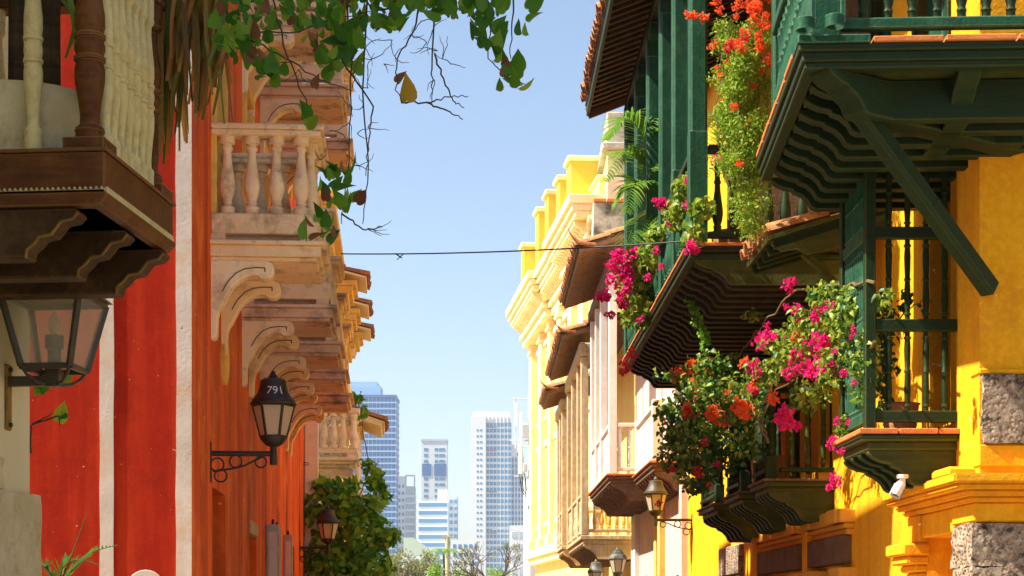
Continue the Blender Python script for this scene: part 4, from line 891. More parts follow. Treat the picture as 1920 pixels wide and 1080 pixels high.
# ================================================================ far: towers, mast
def tower(label, px0, px1, py, Y, D=None, name='tower_block'):
    t = thing(name, label, 'building', ((px0+px1)/2*1.0-CX and xp((px0+px1)/2, Y), Y, 0)); return t, xp(px1, Y)-xp(px0, Y), zp(py, Y)
def stuffbox(name, boxes, t, m, kind='stuff'):
    mb = MB()
    for b in boxes: mb.box(*b)
    o = ob(name, mb, t, m=m, smooth=False)
    if kind: o['kind'] = kind
    return o
# blue glass tower
Y = 1000; t, W, H = tower('tall blue glass tower beside the white balcony of the left houses', 640, 742, 745, Y)
ob('body', MB().box(-W/2, W/2, 0, 28, 0, H), t, m='tw_blue')
nf = 36; fh = H/nf
sm = MB().box(-W/2-.4, W/2+.4, -.9, 28, 0, fh*.24).mesh('floor_slab', 'tw_pale')
for i in range(nf): ob('floor_slab', sm, t, loc=(0, 0, i*fh))
stuffbox('mullions', [(-W/2+W*k/14-.12, -W/2+W*k/14+.12, -.5, .3, 0, H) for k in range(15)], t, 'tw_pale')
ob('roof_house', MB().box(-W/2, W/2-9, 2, 20, H, H+7).box(-W/2+2, W/2-11, 3, 18, H+7, H+9.5), t, m='tw_pale')
ob('parapet', MB().box(-W/2-.5, W/2+.5, -1, 28.5, H, H+1.4), t, m='tw_blue')
# right tower
Y = 950; t, W, H = tower('tallest white tower with blue window bands and a stepped shoulder', 883, 982, 780, Y)
x1 = -W/2+W*.28; x2 = W/2-W*.23
ob('stair_core', MB().box(-W/2, x1, 0, 24, 0, H-1), t, m='tw_white'); ob('body', MB().box(x1, x2, 1.5, 26, 0, H), t, m='tw_white'); ob('shoulder', MB().box(x2, W/2, 3, 26, 0, H*.80), t, m='tw_grey'); ob('shoulder', MB().box(x2, x2+3, 2.5, 26, H*.80, H*.86), t, m='tw_white')
nf = 34; fh = H/nf
for i in range(nf-1):
    b = ob('window_band', MB().box(x1+.4, x2-.2, 1.3, 1.7, i*fh+fh*.26, i*fh+fh*.86), t, m='tw_blue2')
    if i < nf*.80: ob('window_band', MB().box(x2+.2, W/2-.4, 2.8, 3.2, i*fh+fh*.30, i*fh+fh*.86), t, m='tw_blue2')
stuffbox('mullions', [(x1+(x2-x1)*k/7-.14, x1+(x2-x1)*k/7+.14, 1.2, 1.6, 0, H) for k in range(1, 7)]+[(x2+(W/2-x2)*k/4-.25, x2+(W/2-x2)*k/4+.25, 2.7, 3.1, 0, H*.8) for k in range(1, 4)], t, 'tw_white')
stuffbox('small_windows', [(-W/2+3.2+k*1.9, -W/2+4.3+k*1.9, -.1, .1, i*fh+fh*.4, i*fh+fh*.75) for i in range(nf-2) for k in range(2)], t, 'tw_blue2')
for i in (7, 14, 21, 28, 32): ob('red_panel', MB().box(x1+.5, x1+6, 1.1, 1.45, i*fh+.2, i*fh+.7), t, m='tw_red')
ob('crown', MB().box(-W/2, x1, 0, 20, H-1, H-.2).box(-W/2+1, x2-1, 4, 20, H, H+3), t, m='tw_white')
ob('roof_truss', MB().bar((-W/2, .5, H-.5), (-W/2+3, .5, H+3), .5, .5).bar((-W/2+3, .5, H+3), (-W/2+5.5, .5, H), .5, .5).bar((-W/2+5.5, .5, H), (x1, .5, H+3), .5, .5), t, m='tw_white')
# slim middle tower and its stepped neighbour
Y = 1050; t, W, H = tower('slim white tower with a darker window column', 790, 838, 827, Y)
ob('body', MB().box(-W/2, W/2, 0, 16, 0, H), t, m='tw_white')
nf = 30; fh = H/nf
stuffbox('windows', [(-W/2+W*a, -W/2+W*b, -.15, .15, i*fh+fh*.3, i*fh+fh*.8) for i in range(8, nf-1) for a, b in ((.10, .26), (.52, .66), (.70, .92))], t, 'tw_blue2')
ob('top_glazing', MB().box(-W/2+.5, -W/2+W*.38, -.3, .2, H*.80, H*.87).box(-W/2+W*.5, W/2-.5, -.3, .2, H*.80, H*.87), t, m='tw_blue'); ob('parapet', MB().box(-W/2-.3, W/2+.3, -.4, 16, H, H+1.2), t, m='tw_grey')
Y = 980; t, W, H = tower('stepped white apartment block in front of the slim tower', 783, 857, 930, Y)
ob('body', MB().box(-W/2, W*.27, 0, 18, 0, H*.96), t, m='tw_white'); ob('side_wing', MB().box(W*.27, W/2, 2, 18, 0, H), t, m='tw_grey'); ob('roof_house', MB().box(-W*.0, W*.25, 3, 12, H*.96, H+4), t, m='tw_white')
for i in range(13): ob('window_band', MB().box(-W/2+.6, W*.25, -.25, .15, H*.96-3.4-i*4.6, H*.96-1.2-i*4.6), t, m='tw_blue2')
stuffbox('windows', [(W*.31+k*2.6, W*.31+k*2.6+1.8, 1.8, 2.1, H-4-i*4, H-2-i*4) for i in range(14) for k in range(2)], t, 'tw_blue2')
Y = 1020; t, W, H = tower('narrow white block with an open framed corner', 744, 779, 893, Y)
ob('body', MB().box(-W/2, -W*.05, 0, 14, 0, H), t, m='tw_white'); ob('glass_side', MB().box(-W*.05, W/2-.5, 1, 14, 0, H*.93), t, m='tw_grey')
nf = 20; fh = H/nf
for i in range(nf-2): ob('balcony', MB().box(-W*.05, W/2+.5, -.6, 1.2, i*fh, i*fh+fh*.3), t, m='tw_white')
stuffbox('windows', [(-W/2+a, -W/2+a+1.2, -.15, .15, i*fh+fh*.35, i*fh+fh*.8) for i in range(nf-1) for a in (1, 3.2)], t, 'tw_blue2')
ob('roof_frame', MB().box(-W*.05, -W*.05+.8, 0, .8, H*.93, H).box(W/2-1, W/2-.2, 0, .8, H*.93, H).box(-W*.05, W/2-.2, 0, .8, H, H+.8), t, m='tw_grey')
Y = 700; t, W, H = tower('low white building with pale green sloping roof', 752, 822, 1022, Y, name='low_building')
ob('body', MB().box(-W/2, W/2, 0, 20, 0, H*.85), t, m='tw_white'); ob('roof', MB().prism([(-W/2+1, H*.85), (-W/2+1, H+3), (-W/2+5, H+3), (W/2, H*.86)], 0, 20), t, m='tw_green')
stuffbox('windows', [(-W/2+1+k*2.4, -W/2+2.4+k*2.4, -.1, .1, H*.85-3-i*3.2, H*.85-1.4-i*3.2) for i in range(5) for k in range(6)], t, 'tw_blue2')
Y = 600; t, W, H = tower('long low white building behind the bare tree', 845, 905, 1012, Y, name='low_building')
ob('body', MB().box(-W/2, W/2, 0, 15, 0, H), t, m='tw_white'); stuffbox('windows', [(-W/2+.8+k*1.9, -W/2+1.9+k*1.9, -.1, .1, H-3-i*3, H-1.6-i*3) for i in range(6) for k in range(5)], t, 'tw_blue2')
Y = 420; t, W, H = tower('grey block behind the antenna mast', 955, 1010, 985, Y, name='low_building')
ob('body', MB().box(-W/2, W/2, 0, 15, 0, H), t, m='tw_white'); stuffbox('windows', [(-W/2+.6, W/2-.6, -.1, .1, H-3-i*3, H-1.6-i*3) for i in range(7)], t, 'tw_grey')
# antenna mast
Y = 85; t = thing('antenna_mast', 'white telecom mast with panel antennas beside the pale yellow building', 'mast', (xp(993, Y), Y, 0))
k = Y/FPX
ob('pole', MB().lathe([(.30, 0), (.30, zp(900, Y)), (.2, zp(898, Y)), (.08, zp(890, Y)), (.07, zp(740, Y)), (.03, zp(739, Y)), (.02, zp(660, Y))], 12), t, m='plastic')
for p_, q_, r_ in (((-.85, 748), (.2, 748), .035), ((-.75, 745), (-.7, 840), .04), ((-1.0, 826), (.1, 826), .04), ((-.6, 838), (.1, 838), .03), ((-.8, 893), (.1, 893), .03)):
    ob('crossbar', MB().tube([(p_[0], 0, zp(p_[1], Y)), (q_[0], 0, zp(q_[1], Y))], r_), t, m='steel')
for px0, px1, py0, py1 in ((967, 972, 757, 800), (975, 980, 775, 830), (992, 998, 752, 795), (972, 980, 834, 890)): ob('panel_antenna', MB().box(xp(px0-993+960, Y), xp(px1-993+960, Y), -.3, -.12, zp(py1, Y), zp(py0, Y)), t, m='plastic', bev=.02)
for px0, px1, py0, py1 in ((978, 995, 796, 822), (981, 988, 870, 886), (990, 997, 862, 884)): ob('radio_unit', MB().box(xp(px0-993+960, Y), xp(px1-993+960, Y), -.35, -.05, zp(py1, Y), zp(py0, Y)), t, m='steel', bev=.03)
for a in ((-.4, .1), (-.25, .12), (-.5, .05)): ob('cable', MB().tube([(a[0], -.2, zp(888, Y)), (a[0]+.1, -.25, zp(920, Y)), (a[0]+.35, -.2, zp(935, Y)), (a[0]+.45, -.3, zp(955, Y)), (.25, -.3, zp(958, Y))], .025, 5), t, m='wire')
t = thing('street_lamp', 'thin grey street lamp post with a long flat arm before the tower', 'lamp post', (xp(974, 260), 260, 0)); ob('pole', MB().lathe([(.14, 0), (.07, zp(995, 260))], 8), t, m='steel'); ob('arm', MB().tube([(0, 0, zp(996, 260)), (-1.2, 0, zp(993, 260)), (-3.4, 0, zp(992, 260))], .06), t, m='steel'); ob('lamp_head', MB().box(-4.2, -3.3, -.15, .15, zp(993, 260)-.05, zp(993, 260)+.1), t, m='steel')
t = thing('utility_pole', 'weathered concrete utility pole among the bushes', 'pole', (xp(839, 170), 170, 0)); ob('pole', MB().lathe([(.30, 0), (.22, zp(1008, 170))], 10), t, m='rough2'); ob('pole_cap', MB().box(-.55, .55, -.2, .2, zp(1008, 170), zp(1005, 170)), t, m='rough2')

# ================================================================ vegetation helpers
def rdir(q):
    z = q.uniform(-1, 1); a = q.uniform(0, 2*math.pi); r = math.sqrt(1-z*z); return Vector((r*math.cos(a), r*math.sin(a), z))
def mass(mb, c, rad, n, size, q, shell=.45, up=.35, asp=.62, face=None):
    c = Vector(c); rad = rad if isinstance(rad, (tuple, list)) else (rad,)*3
    for _ in range(n):
        d = rdir(q); r = (1-shell)*q.random()**.5+shell if q.random() < .75 else q.random()**.6
        p = c+Vector((d.x*rad[0], d.y*rad[1], d.z*rad[2]))*r
        nr = (d*.6+rdir(q)*.9+Vector((0, 0, up))+(face or Vector())).normalized()
        tdir = nr.orthogonal().normalized(); tdir = Matrix.Rotation(q.uniform(0, 6.28), 3, nr)@tdir
        tdir = (tdir+Vector((0, 0, -.45))).normalized()
        s = size*q.uniform(.6, 1.25); mb.leaf(p, tdir, nr, s, s*asp)
def foliage(parent, name, blobs, size, m, seed, dens=1.0, **k):
    q = random.Random(seed); mb = MB()
    for c, rad, n in blobs: mass(mb, c, rad, int(n*dens), size, q, **k)
    return tag(ob(name, mb, parent, world=Matrix(), m=m, recalc=False, ang=180), kind='stuff')
def bract_mesh(seed, m, r=.075, n=26, s=.045):
    q = random.Random(seed); mb = MB()
    for _ in range(n):
        d = rdir(q); p = d*r*q.uniform(.2, 1)
        for j in range(3):
            a = rdir(q); mb.leaf(p, (d+a*.8).normalized(), rdir(q), s*q.uniform(.7, 1.1), s*.8, .3, .1)
    return mb.mesh('flower', m, recalc=False, ang=180)
FL = {m: [bract_mesh(50+i, m) for i in range(3)] for m in ('magenta', 'orange', 'redpink')}
def flower(parent, p, m, s, q):
    return ob('flower', q.choice(FL[m]), parent, world=Matrix.Translation(p)@Euler((q.uniform(0, 6), q.uniform(0, 6), q.uniform(0, 6))).to_matrix().to_4x4()@Matrix.Diagonal((s*q.uniform(.8, 1.2), s*q.uniform(.8, 1.2), s*q.uniform(.8, 1.3), 1)))
def stems(parent, name, lines, r, m, q, wob=.02, n=8):
    for ln in lines:
        pts = []
        for a, b in zip(ln, ln[1:]):
            a, b = Vector(a), Vector(b)
            for i in range(n): pts.append(a.lerp(b, i/n)+rdir(q)*wob*(0 if i == 0 else 1))
        pts.append(Vector(ln[-1])); N = len(pts)
        ob(name, MB().tube(pts, [r*(1-.6*i/N) for i in range(N)], 5), parent, world=Matrix(), m=m)
def pt(name, label, cat, p, group=None): return thing(name, label, cat, p, 0, group)
# ================================================================ plants on the right
q = random.Random(11)
def YB(px): return 13.1+(1610-px)*.0185 if px > 1430 else 16.43+(1430-px)*.027
# bougainvillea over the lower balconies
Yb = 17.6
root = pt('bougainvillea', 'big magenta and orange bougainvillea spilling over the small green balconies', 'plant', SB.W(18.2, .5, 2.95))
ob('planter', MB().lathe([(.13,0),(.17,.02),(.2,.3),(.21,.32)], 14), root, loc=(0, 0, .0), m='tile')
lt = [(at(px, py, YB(px)), r, n) for px, py, Y, r, n in (
    (1600, 600, 16.0, (.20, .25, .30), 150), (1560, 560, 16.3, (.22, .25, .17), 120), (1620, 690, 15.6, (.10, .2, .35), 90), (1530, 620, 16.6, (.30, .3, .25), 200), (1490, 660, 16.8, (.22, .3, .22), 140),
    (1580, 690, 16.2, (.22, .25, .2), 110), (1450, 640, 17.2, (.16, .25, .12), 60), (1430, 700, 17.3, (.2, .25, .16), 90), (1520, 740, 16.5, (.2, .2, .14), 60), (1410, 590, 17.0, (.12, .1, .06), 14), (1590, 800, 15.6, (.10, .12, .12), 34), (1660, 560, 14.6, (.06, .1, .1), 16))]
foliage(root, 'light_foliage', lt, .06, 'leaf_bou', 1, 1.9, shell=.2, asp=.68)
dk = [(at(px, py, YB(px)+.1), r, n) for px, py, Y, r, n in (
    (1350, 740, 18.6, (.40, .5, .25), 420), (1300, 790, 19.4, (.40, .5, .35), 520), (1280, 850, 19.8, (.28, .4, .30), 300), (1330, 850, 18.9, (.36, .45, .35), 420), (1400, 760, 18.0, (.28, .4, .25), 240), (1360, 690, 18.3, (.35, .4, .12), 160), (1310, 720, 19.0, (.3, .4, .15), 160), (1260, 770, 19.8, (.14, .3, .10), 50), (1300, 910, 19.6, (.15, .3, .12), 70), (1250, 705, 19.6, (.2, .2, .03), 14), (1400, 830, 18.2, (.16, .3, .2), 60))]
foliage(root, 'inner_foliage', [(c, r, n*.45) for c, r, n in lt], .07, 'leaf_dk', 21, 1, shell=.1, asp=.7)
foliage(root, 'lit_foliage', [(c+Vector((-.08, -.12, .06)), r, n*.55) for c, r, n in dk], .07, 'leaf_bou', 22, 1, shell=.4, asp=.7)  # paler leaf copies paint sunlight over the dark mass
foliage(root, 'dark_foliage', dk, .075, 'leaf_dk', 2, 1.2, shell=.2, asp=.75)  # darker leaf colour carries the shade of the bush's left part
stems(root, 'branch', [[at(1640, 530, YB(1640)), at(1560, 535, YB(1560)), at(1490, 545, YB(1490)), at(1430, 610, YB(1430)), at(1390, 660, YB(1390)), at(1350, 690, YB(1350))],
    [at(1440, 830, YB(1440)), at(1405, 750, YB(1405)), at(1370, 790, YB(1370)), at(1335, 830, YB(1335))], [at(1540, 700, YB(1540)), at(1500, 760, YB(1500)), at(1440, 790, YB(1440))], [at(1640, 640, YB(1640)), at(1570, 700, YB(1570)), at(1500, 700, YB(1500)), at(1420, 760, YB(1420))], [SB.W(18.2, .5, 3.2), at(1430, 780, YB(1430)), at(1460, 700, YB(1460)), at(1560, 610, YB(1560))], [SB.W(18.2, .5, 3.2), at(1390, 790, YB(1390)), at(1310, 790, YB(1310)), at(1250, 800, YB(1250))]], .013, 'stemg', q, .02)
mg = [(1481,533,1),(1500,590,1),(1535,580,1),(1548,578,.8),(1492,578,.7),(1428,640,1.2),(1440,630,.8),(1497,660,1.2),(1510,655,1),(1543,641,1),(1545,640,.8),(1417,692,1.3),(1408,690,.8),(1525,690,1.3),(1540,700,1),(1505,690,1),(1470,775,1.3),(1465,790,1),(1480,795,1.1),(1555,690,1),(1562,830,.8),(1567,900,.9),(1570,790,.6),(1412,730,1),(1445,750,.7),(1478,700,.8),(1453,632,.7),(1600,620,.5),(1330,680,.9),(1290,830,.6),(1345,870,.5),(1582,700,.6),(1568,660,.6)]
mg += [(px+q.uniform(-22, 22), py+q.uniform(-20, 20), s*.62) for px, py, s in mg if py > 560]
for px, py, s in mg: flower(root, at(px, py, YB(px)-.4), 'magenta', s*.78, q)
og = [(1300,690,1.2),(1280,705,1),(1310,720,1.2),(1305,740,1.2),(1296,770,1.3),(1290,775,1),(1345,780,1.2),(1335,775,1),(1385,765,1.4),(1395,770,1.1),(1360,790,.9),(1365,745,.8),(1450,745,.8),(1395,680,.7),(1270,700,1),(1330,700,.8),(1410,725,.7),(1495,630,.7)]
for px, py, s in og: flower(root, at(px, py, YB(px)-.62), 'orange', s*.95, q)
for px, py, s in ((1310, 880, .8), (1312, 890, .6), (1330, 910, .5), (1322, 830, .6), (1262, 880, .6), (1235, 945, .7), (1300, 885, .6), (1245, 790, .5), (1300, 860, .5)): flower(root, at(px, py, YB(px)-.65), 'redpink', s*.95, q)
# pink bougainvillea on the tall balcony
root = pt('bougainvillea', 'pink flowered bougainvillea with yellow green leaves trailing down the tall green balcony', 'plant', SB.W(20.5, 1.3, 5.2))
ob('planter', MB().lathe([(.13,0),(.17,.02),(.2,.3),(.21,.32)], 14), root, m='tile')
bl = [(at(px, py, Y), r, n) for px, py, Y, r, n in ((1205, 500, 20.4, (.26, .3, .28), 260), (1198, 550, 20.6, (.24, .3, .30), 300), (1205, 585, 20.4, (.15, .3, .2), 130), (1225, 470, 19.6, (.18, .3, .2), 120), (1185, 520, 21.0, (.2, .3, .25), 130), (1180, 590, 20.8, (.1, .2, .15), 60), (1235, 440, 19.2, (.12, .2, .12), 60), (1270, 400, 17.3, (.16, .3, .15), 70), (1300, 440, 16.3, (.10, .15, .15), 40), (1285, 350, 17.0, (.14, .2, .14), 60), (1315, 390, 16.3, (.12, .12, .12), 36))]
foliage(root, 'foliage', bl, .085, 'leaf_bou', 3, 1.9, shell=.2, asp=.7)
stems(root, 'branch', [[SB.W(20.5, 1.3, 5.4), at(1230, 470, 19.8), at(1200, 530, 20.4), at(1190, 590, 20.6)], [SB.W(20.0, 1.4, 5.4), at(1260, 380, 18.5), at(1295, 400, 16.6), at(1300, 460, 16.3)]], .012, 'stemg', q, .03)
for px, py, s, Y in [(a_, b_, c_, min(d_, 20.2)) for a_, b_, c_, d_ in ((1160,480,1.2,22),(1165,500,1.3,22),(1150,495,1,22),(1175,520,1.1,22),(1170,540,1.2,22),(1190,475,1,21.6),(1145,525,1,22),(1165,560,.9,22),(1135,555,.9,22),(1125,555,.8,22),(1170,570,.8,22),(1145,590,.9,22),(1180,505,1,22),(1240,380,.8,18.5),(1250,385,.7,18.5),(1230,378,.6,18.5),(1255,415,.6,18),(1290,340,.6,16.8),(1300,465,.9,16.1),(1295,466,.8,16.1),(1345,295,.6,16.0),(1340,300,.5,16.0),(1170,690,1,23),(1185,662,.8,22.8),(1290,385,.7,16.6),(1230,470,.6,19),(1215,520,.6,20),(1200,600,.6,20),(1240,500,.5,19))]: flower(root, at(px, py, Y), 'magenta' if py < 650 else 'redpink', s, q)
# hanging green plant with orange flowers
root = pt('hanging_plant', 'long trailing bright green plant with small orange flowers hanging past the green post', 'plant', at(1400, -40, 14.6))
ob('pot', MB().lathe([(.08,-.12),(.12,-.1),(.15,.05),(.16,.06)], 14), root, m='tile')
ob('hook', MB().tube([(0,0,.05),(0,0,.6),(.02,0,3.5)], .008, 5), root, m='black')
bl = []
for py in range(60, 440, 16):
    wx = 55 if py < 300 else 55-(py-300)*.33
    for j in range(3): bl.append((at(1398+q.uniform(-wx*.75, wx*.75)+(py-200)*.03, py+q.uniform(-6, 6), 14.6+q.uniform(-.25, .25)), (.14, .16, .11), 230 if py < 330 else 80))
foliage(root, 'foliage', bl, .040, 'leaf_fern', 4, 1.0, shell=.1, asp=.45, up=.1)
stems(root, 'trailing_stem', [[at(1400+dx, 50, 14.6), at(1395+dx*1.6, 200, 14.5), at(1400+dx*1.4+6, 340, 14.5), at(1405+dx*.7, 430-abs(dx), 14.6)] for dx in (-34, -20, -8, 4, 16, 28)], .005, 'stemg', q, .02)
for i in range(48): flower(root, at(1405+q.gauss(0, 27), q.uniform(-5, 130)**1 if q.random() < .8 else q.uniform(130, 330), 14.4+q.uniform(-.15, .15)), 'orange' if q.random() < .85 else 'redpink', q.uniform(.3, .6), q)
for px, py in ((1300, 30), (1320, 32), (1345, 85), (1350, 20), (1335, 88), (1290, 28)): flower(root, at(px, py, 14.6), 'orange', .5, q)
stems(root, 'trailing_stem', [[at(1395, 20, 14.6), at(1340, 40, 14.6), at(1292, 28, 14.6)]], .005, 'stemg', q, .02)
# palms on the tall balcony
def frond(parent, pts, wid, nl, m, q, leaf=.36, droop=.5, r=.008, name='frond'):
    pts = [Vector(p) for p in pts]; mb = MB(); P = []
    for i in range(len(pts)-1):
        for k in range(6):
            t = k/6; p0 = pts[max(i-1, 0)]; p1, p2 = pts[i], pts[i+1]; p3 = pts[min(i+2, len(pts)-1)]
            P.append(.5*((2*p1)+(p2-p0)*t+(2*p0-5*p1+4*p2-p3)*t*t+(3*p1-p0-3*p2+p3)*t**3))
    P.append(pts[-1]); N = len(P); mb.tube(P, [r*(1-.75*i/N) for i in range(N)], 5)
    for j in range(nl):
        f = .12+.88*j/nl; i = min(int(f*(N-1)), N-2); p = P[i].lerp(P[i+1], f*(N-1)-i); d = (P[min(i+1, N-1)]-P[max(i-1, 0)]).normalized()
        sd = d.cross(Vector((0, 0, 1)));  sd = sd.normalized() if sd.length > .05 else Vector((1, 0, 0))
        L = leaf*(math.sin(math.pi*min(1, f*.75+.22)))*q.uniform(.85, 1.1)
        for s in (-1, 1):
            dd = (d*.75+sd*s*.8+Vector((0, 0, .12+q.uniform(-.1, .1)))).normalized(); a = p; w = wid
            up = dd.cross(d).normalized(); vs = []; K = 4
            side = dd.cross(Vector((0, 0, 1))).normalized() if abs(dd.z) < .95 else Vector((1, 0, 0))
            for kk in range(K+1):
                t = kk/K; c = a+dd*L*t+Vector((0, 0, -droop*L*t*t)); ww = w*(1-t)**.6*(.5 if kk == 0 else 1)
                vs += [c-side*ww/2, c+side*ww/2]
            mb.add(vs, [(2*k, 2*k+1, 2*k+3, 2*k+2) for k in range(K)])
    return ob(name, mb, parent, world=Matrix(), m=m, recalc=False, ang=180)
root = pt('potted_palm', 'feathery green palm leaning out of the tall green balcony between the posts', 'plant', SB.W(21.2, 1.1, 5.2))
ob('pot', MB().lathe([(.15,0),(.18,.03),(.24,.36),(.25,.38)], 14), root, m='tile')
base = SB.W(21.2, 1.1, 5.6)
ob('stem', MB().tube([SB.W(21.2, 1.1, 5.4), SB.W(21.2, 1.15, 6.2), at(1225, 380, 21.2)], .04, 7), root, world=Matrix(), m='stemg')
b0 = at(1225, 385, 21.2)
for pts in ([b0, at(1215, 280, 21), at(1175, 222, 20.8), at(1135, 262, 20.6)], [b0, at(1210, 320, 21.2), at(1170, 285, 21), at(1132, 340, 20.6)], [b0, at(1222, 360, 21), at(1190, 345, 20.6), at(1175, 400, 20.4)],
            [b0, at(1240, 300, 21), at(1262, 235, 20.6), at(1285, 250, 20)], [b0, at(1250, 330, 20.8), at(1275, 305, 20.2), at(1290, 330, 19.6)], [b0, at(1215, 400, 21), at(1190, 420, 20.6), at(1175, 460, 20.2)], [b0, at(1250, 400, 20.8), at(1272, 420, 20.2), at(1280, 470, 19.8)], [b0, at(1230, 250, 21.4), at(1245, 190, 21.6), at(1268, 180, 21.8)], [b0, at(1205, 350, 21.3), at(1180, 340, 21.4), at(1150, 385, 21.4)]):
    frond(root, pts, .05, 34, 'leaf_palm', q, .46, .35)
root = pt('potted_palm', 'dark palm standing behind the long trailing orange flowered plant', 'plant', SB.W(17.6, 1.0, 5.2))
ob('pot', MB().lathe([(.13,0),(.16,.03),(.2,.3),(.21,.32)], 14), root, m='tile')
ob('stem', MB().tube([SB.W(17.6, 1.0, 5.3), SB.W(17.6, 1.0, 6.0), at(1350, 300, 17.6)], .03, 7), root, world=Matrix(), m='stemg')
b0 = at(1350, 300, 17.6)
for pts in ([b0, at(1345, 240, 17.4), at(1335, 215, 17.3), at(1325, 240, 17)], [b0, at(1360, 240, 17.4), at(1372, 200, 17.3), at(1380, 220, 17)], [b0, at(1340, 290, 17.4), at(1330, 290, 17.2), at(1322, 330, 17)], [b0, at(1362, 290, 17.4), at(1380, 280, 17.2), at(1395, 310, 17)]): frond(root, pts, .03, 22, 'leaf_palm', q, .32, .4)
root = pt('trailing_plant', 'thin green creeper strand dangling under the tall green balcony', 'plant', at(1285, 520, 18.2))
foliage(root, 'foliage', [(at(1285+(py-520)*.28+q.uniform(-5, 5), py, 18.2), (.05, .06, .05), 7) for py in range(522, 650, 7)], .07, 'leaf_ivy', 6, 1, shell=.1, asp=.75)
stems(root, 'stem', [[at(1285, 500, 18.2), at(1300, 570, 18.2), at(1320, 655, 18.2)]], .005, 'stemg', q, .01)
root = pt('grille_creeper', 'leafy creeper climbing inside the green grille window box', 'plant', SB.W(13.3, .3, 2.98))
foliage(root, 'foliage', [(at(1660+q.uniform(-14, 14), py, 13.3), (.06, .1, .08), 22) for py in range(560, 780, 18)]+[(at(1700, 560, 13.4), (.1, .1, .08), 26), (at(1735, 575, 13.4), (.04, .06, .08), 8), (at(1690, 620, 13.4), (.1, .1, .08), 16)], .055, 'leaf_dk', 7, 1, asp=.75)
stems(root, 'stem', [[SB.W(13.3, .3, 3.0), at(1655, 680, 13.3), at(1665, 570, 13.3)], [at(1660, 640, 13.3), at(1700, 580, 13.4), at(1738, 560, 13.4)]], .008, 'stemg', q, .01)
q2 = ob('pot', MB().lathe([(.10,0),(.12,.02),(.15,.24),(.16,.25)], 14), root, m='tile')
# ================================================================ plants on the left
root = pt('creeper', 'dense green creeper bush covering the lower front of the white house', 'plant', (xp(640, 31.8), 31.8, 0))
ob('trunk', MB().tube([(0, 0, 0), (.1, .1, 1.2), (-.1, 0, 2.4), (0, 0, 3.2)], [.09, .08, .06, .03], 8), root, m='trunk')
bl = [(at(px, py, Y), r, n) for px, py, Y, r, n in ((600, 960, 31.6, (.35, .35, .5), 330), (640, 940, 31.6, (.35, .5, .35), 330), (610, 1050, 31.5, (.45, .4, .5), 420), (670, 1000, 31.6, (.45, .5, .5), 480), (690, 1060, 31.6, (.45, .5, .4), 360), (640, 1080, 31.4, (.5, .4, .4), 330), (600, 905, 31.7, (.25, .3, .12), 90), (690, 950, 31.7, (.25, .35, .3), 150), (715, 1000, 31.7, (.25, .3, .3), 150), (735, 1005, 31.7, (.12, .2, .12), 30), (700, 890, 32.2, (.12, .3, .22), 80), (715, 915, 32.2, (.16, .2, .10), 50), (690, 870, 32.4, (.1, .2, .12), 30), (720, 935, 32.2, (.06, .1, .12), 22), (655, 905, 32, (.25, .2, .05), 50), (668, 745, 32.6, (.06, .1, .12), 26), (680, 770, 33, (.1, .2, .08), 40), (650, 1150, 31.4, (.7, .5, .7), 500))]
foliage(root, 'foliage', bl, .17, 'leaf_ivy', 8, 1.0, shell=.55, asp=.62, up=.2, face=Vector((.1, -.5, .1)))
stems(root, 'branch', [[at(660, 950, 31.7), at(690, 900, 32.2), at(715, 910, 32.2)], [at(670, 960, 31.7), at(720, 990, 31.7), at(742, 1000, 31.7)], [at(690, 900, 32.2), at(688, 850, 32.4), at(670, 740, 32.6)]], .014, 'stemg', q, .02)
# hanging vine over the street
root = pt('hanging_vine', 'heart leaved green vine with bare twigs hanging above the street', 'vine', at(470, -120, 7.4))
YV = 7.3
def heart(L, fo=.35, cu=.22):
    o = [(0,.02),(-.10,-.06),(-.26,-.02),(-.36,.14),(-.36,.34),(-.27,.58),(-.12,.80),(0,1.0)]
    vs = [(x*L*.95, yv*L, (abs(x)*fo-(yv**2)*cu)*L) for x, yv in o]+[(-x*L*.95, yv*L, (abs(x)*fo-(yv**2)*cu)*L) for x, yv in o[1:-1]]+[(0, .35*L, -.03*L), (0, .7*L, -.11*L)]
    return MB().add(vs, [(0,1,2,14),(14,2,3,4),(14,4,5,15),(15,5,6,7),(0,14,9,8),(14,11,10,9),(14,15,12,11),(15,7,13,12)])
HL = [heart(L, fo, cu).mesh('leaf', m_, recalc=False, ang=180) for L, m_, fo, cu in ((.108, 'leaf_vine', .35, .22), (.09, 'leaf_vine', .9, .1), (.075, 'leaf_vine', .5, .45), (.085, 'leaf_vine2', .4, .2), (.10, 'leaf_vine', .15, .5), (.06, 'leaf_vine2', .7, .3))]
LYEL = heart(.12).mesh('leaf', 'leaf_yel', recalc=False, ang=180); HD = heart(.08).mesh('leaf', 'leaf_dead', recalc=False, ang=180)
def put_leaf(px, py, me, ang, Y=YV, tilt=None, s=1):
    T = Matrix.Translation(at(px, py, Y))@Matrix.Rotation(ang, 4, 'Y')@Matrix.Rotation(q.uniform(-1.3, 1.3), 4, 'Z')@Matrix.Rotation(R(-90)+q.uniform(-.8, .6), 4, 'X')@Matrix.Scale(s, 4)
    return ob('leaf', me, root, world=T)
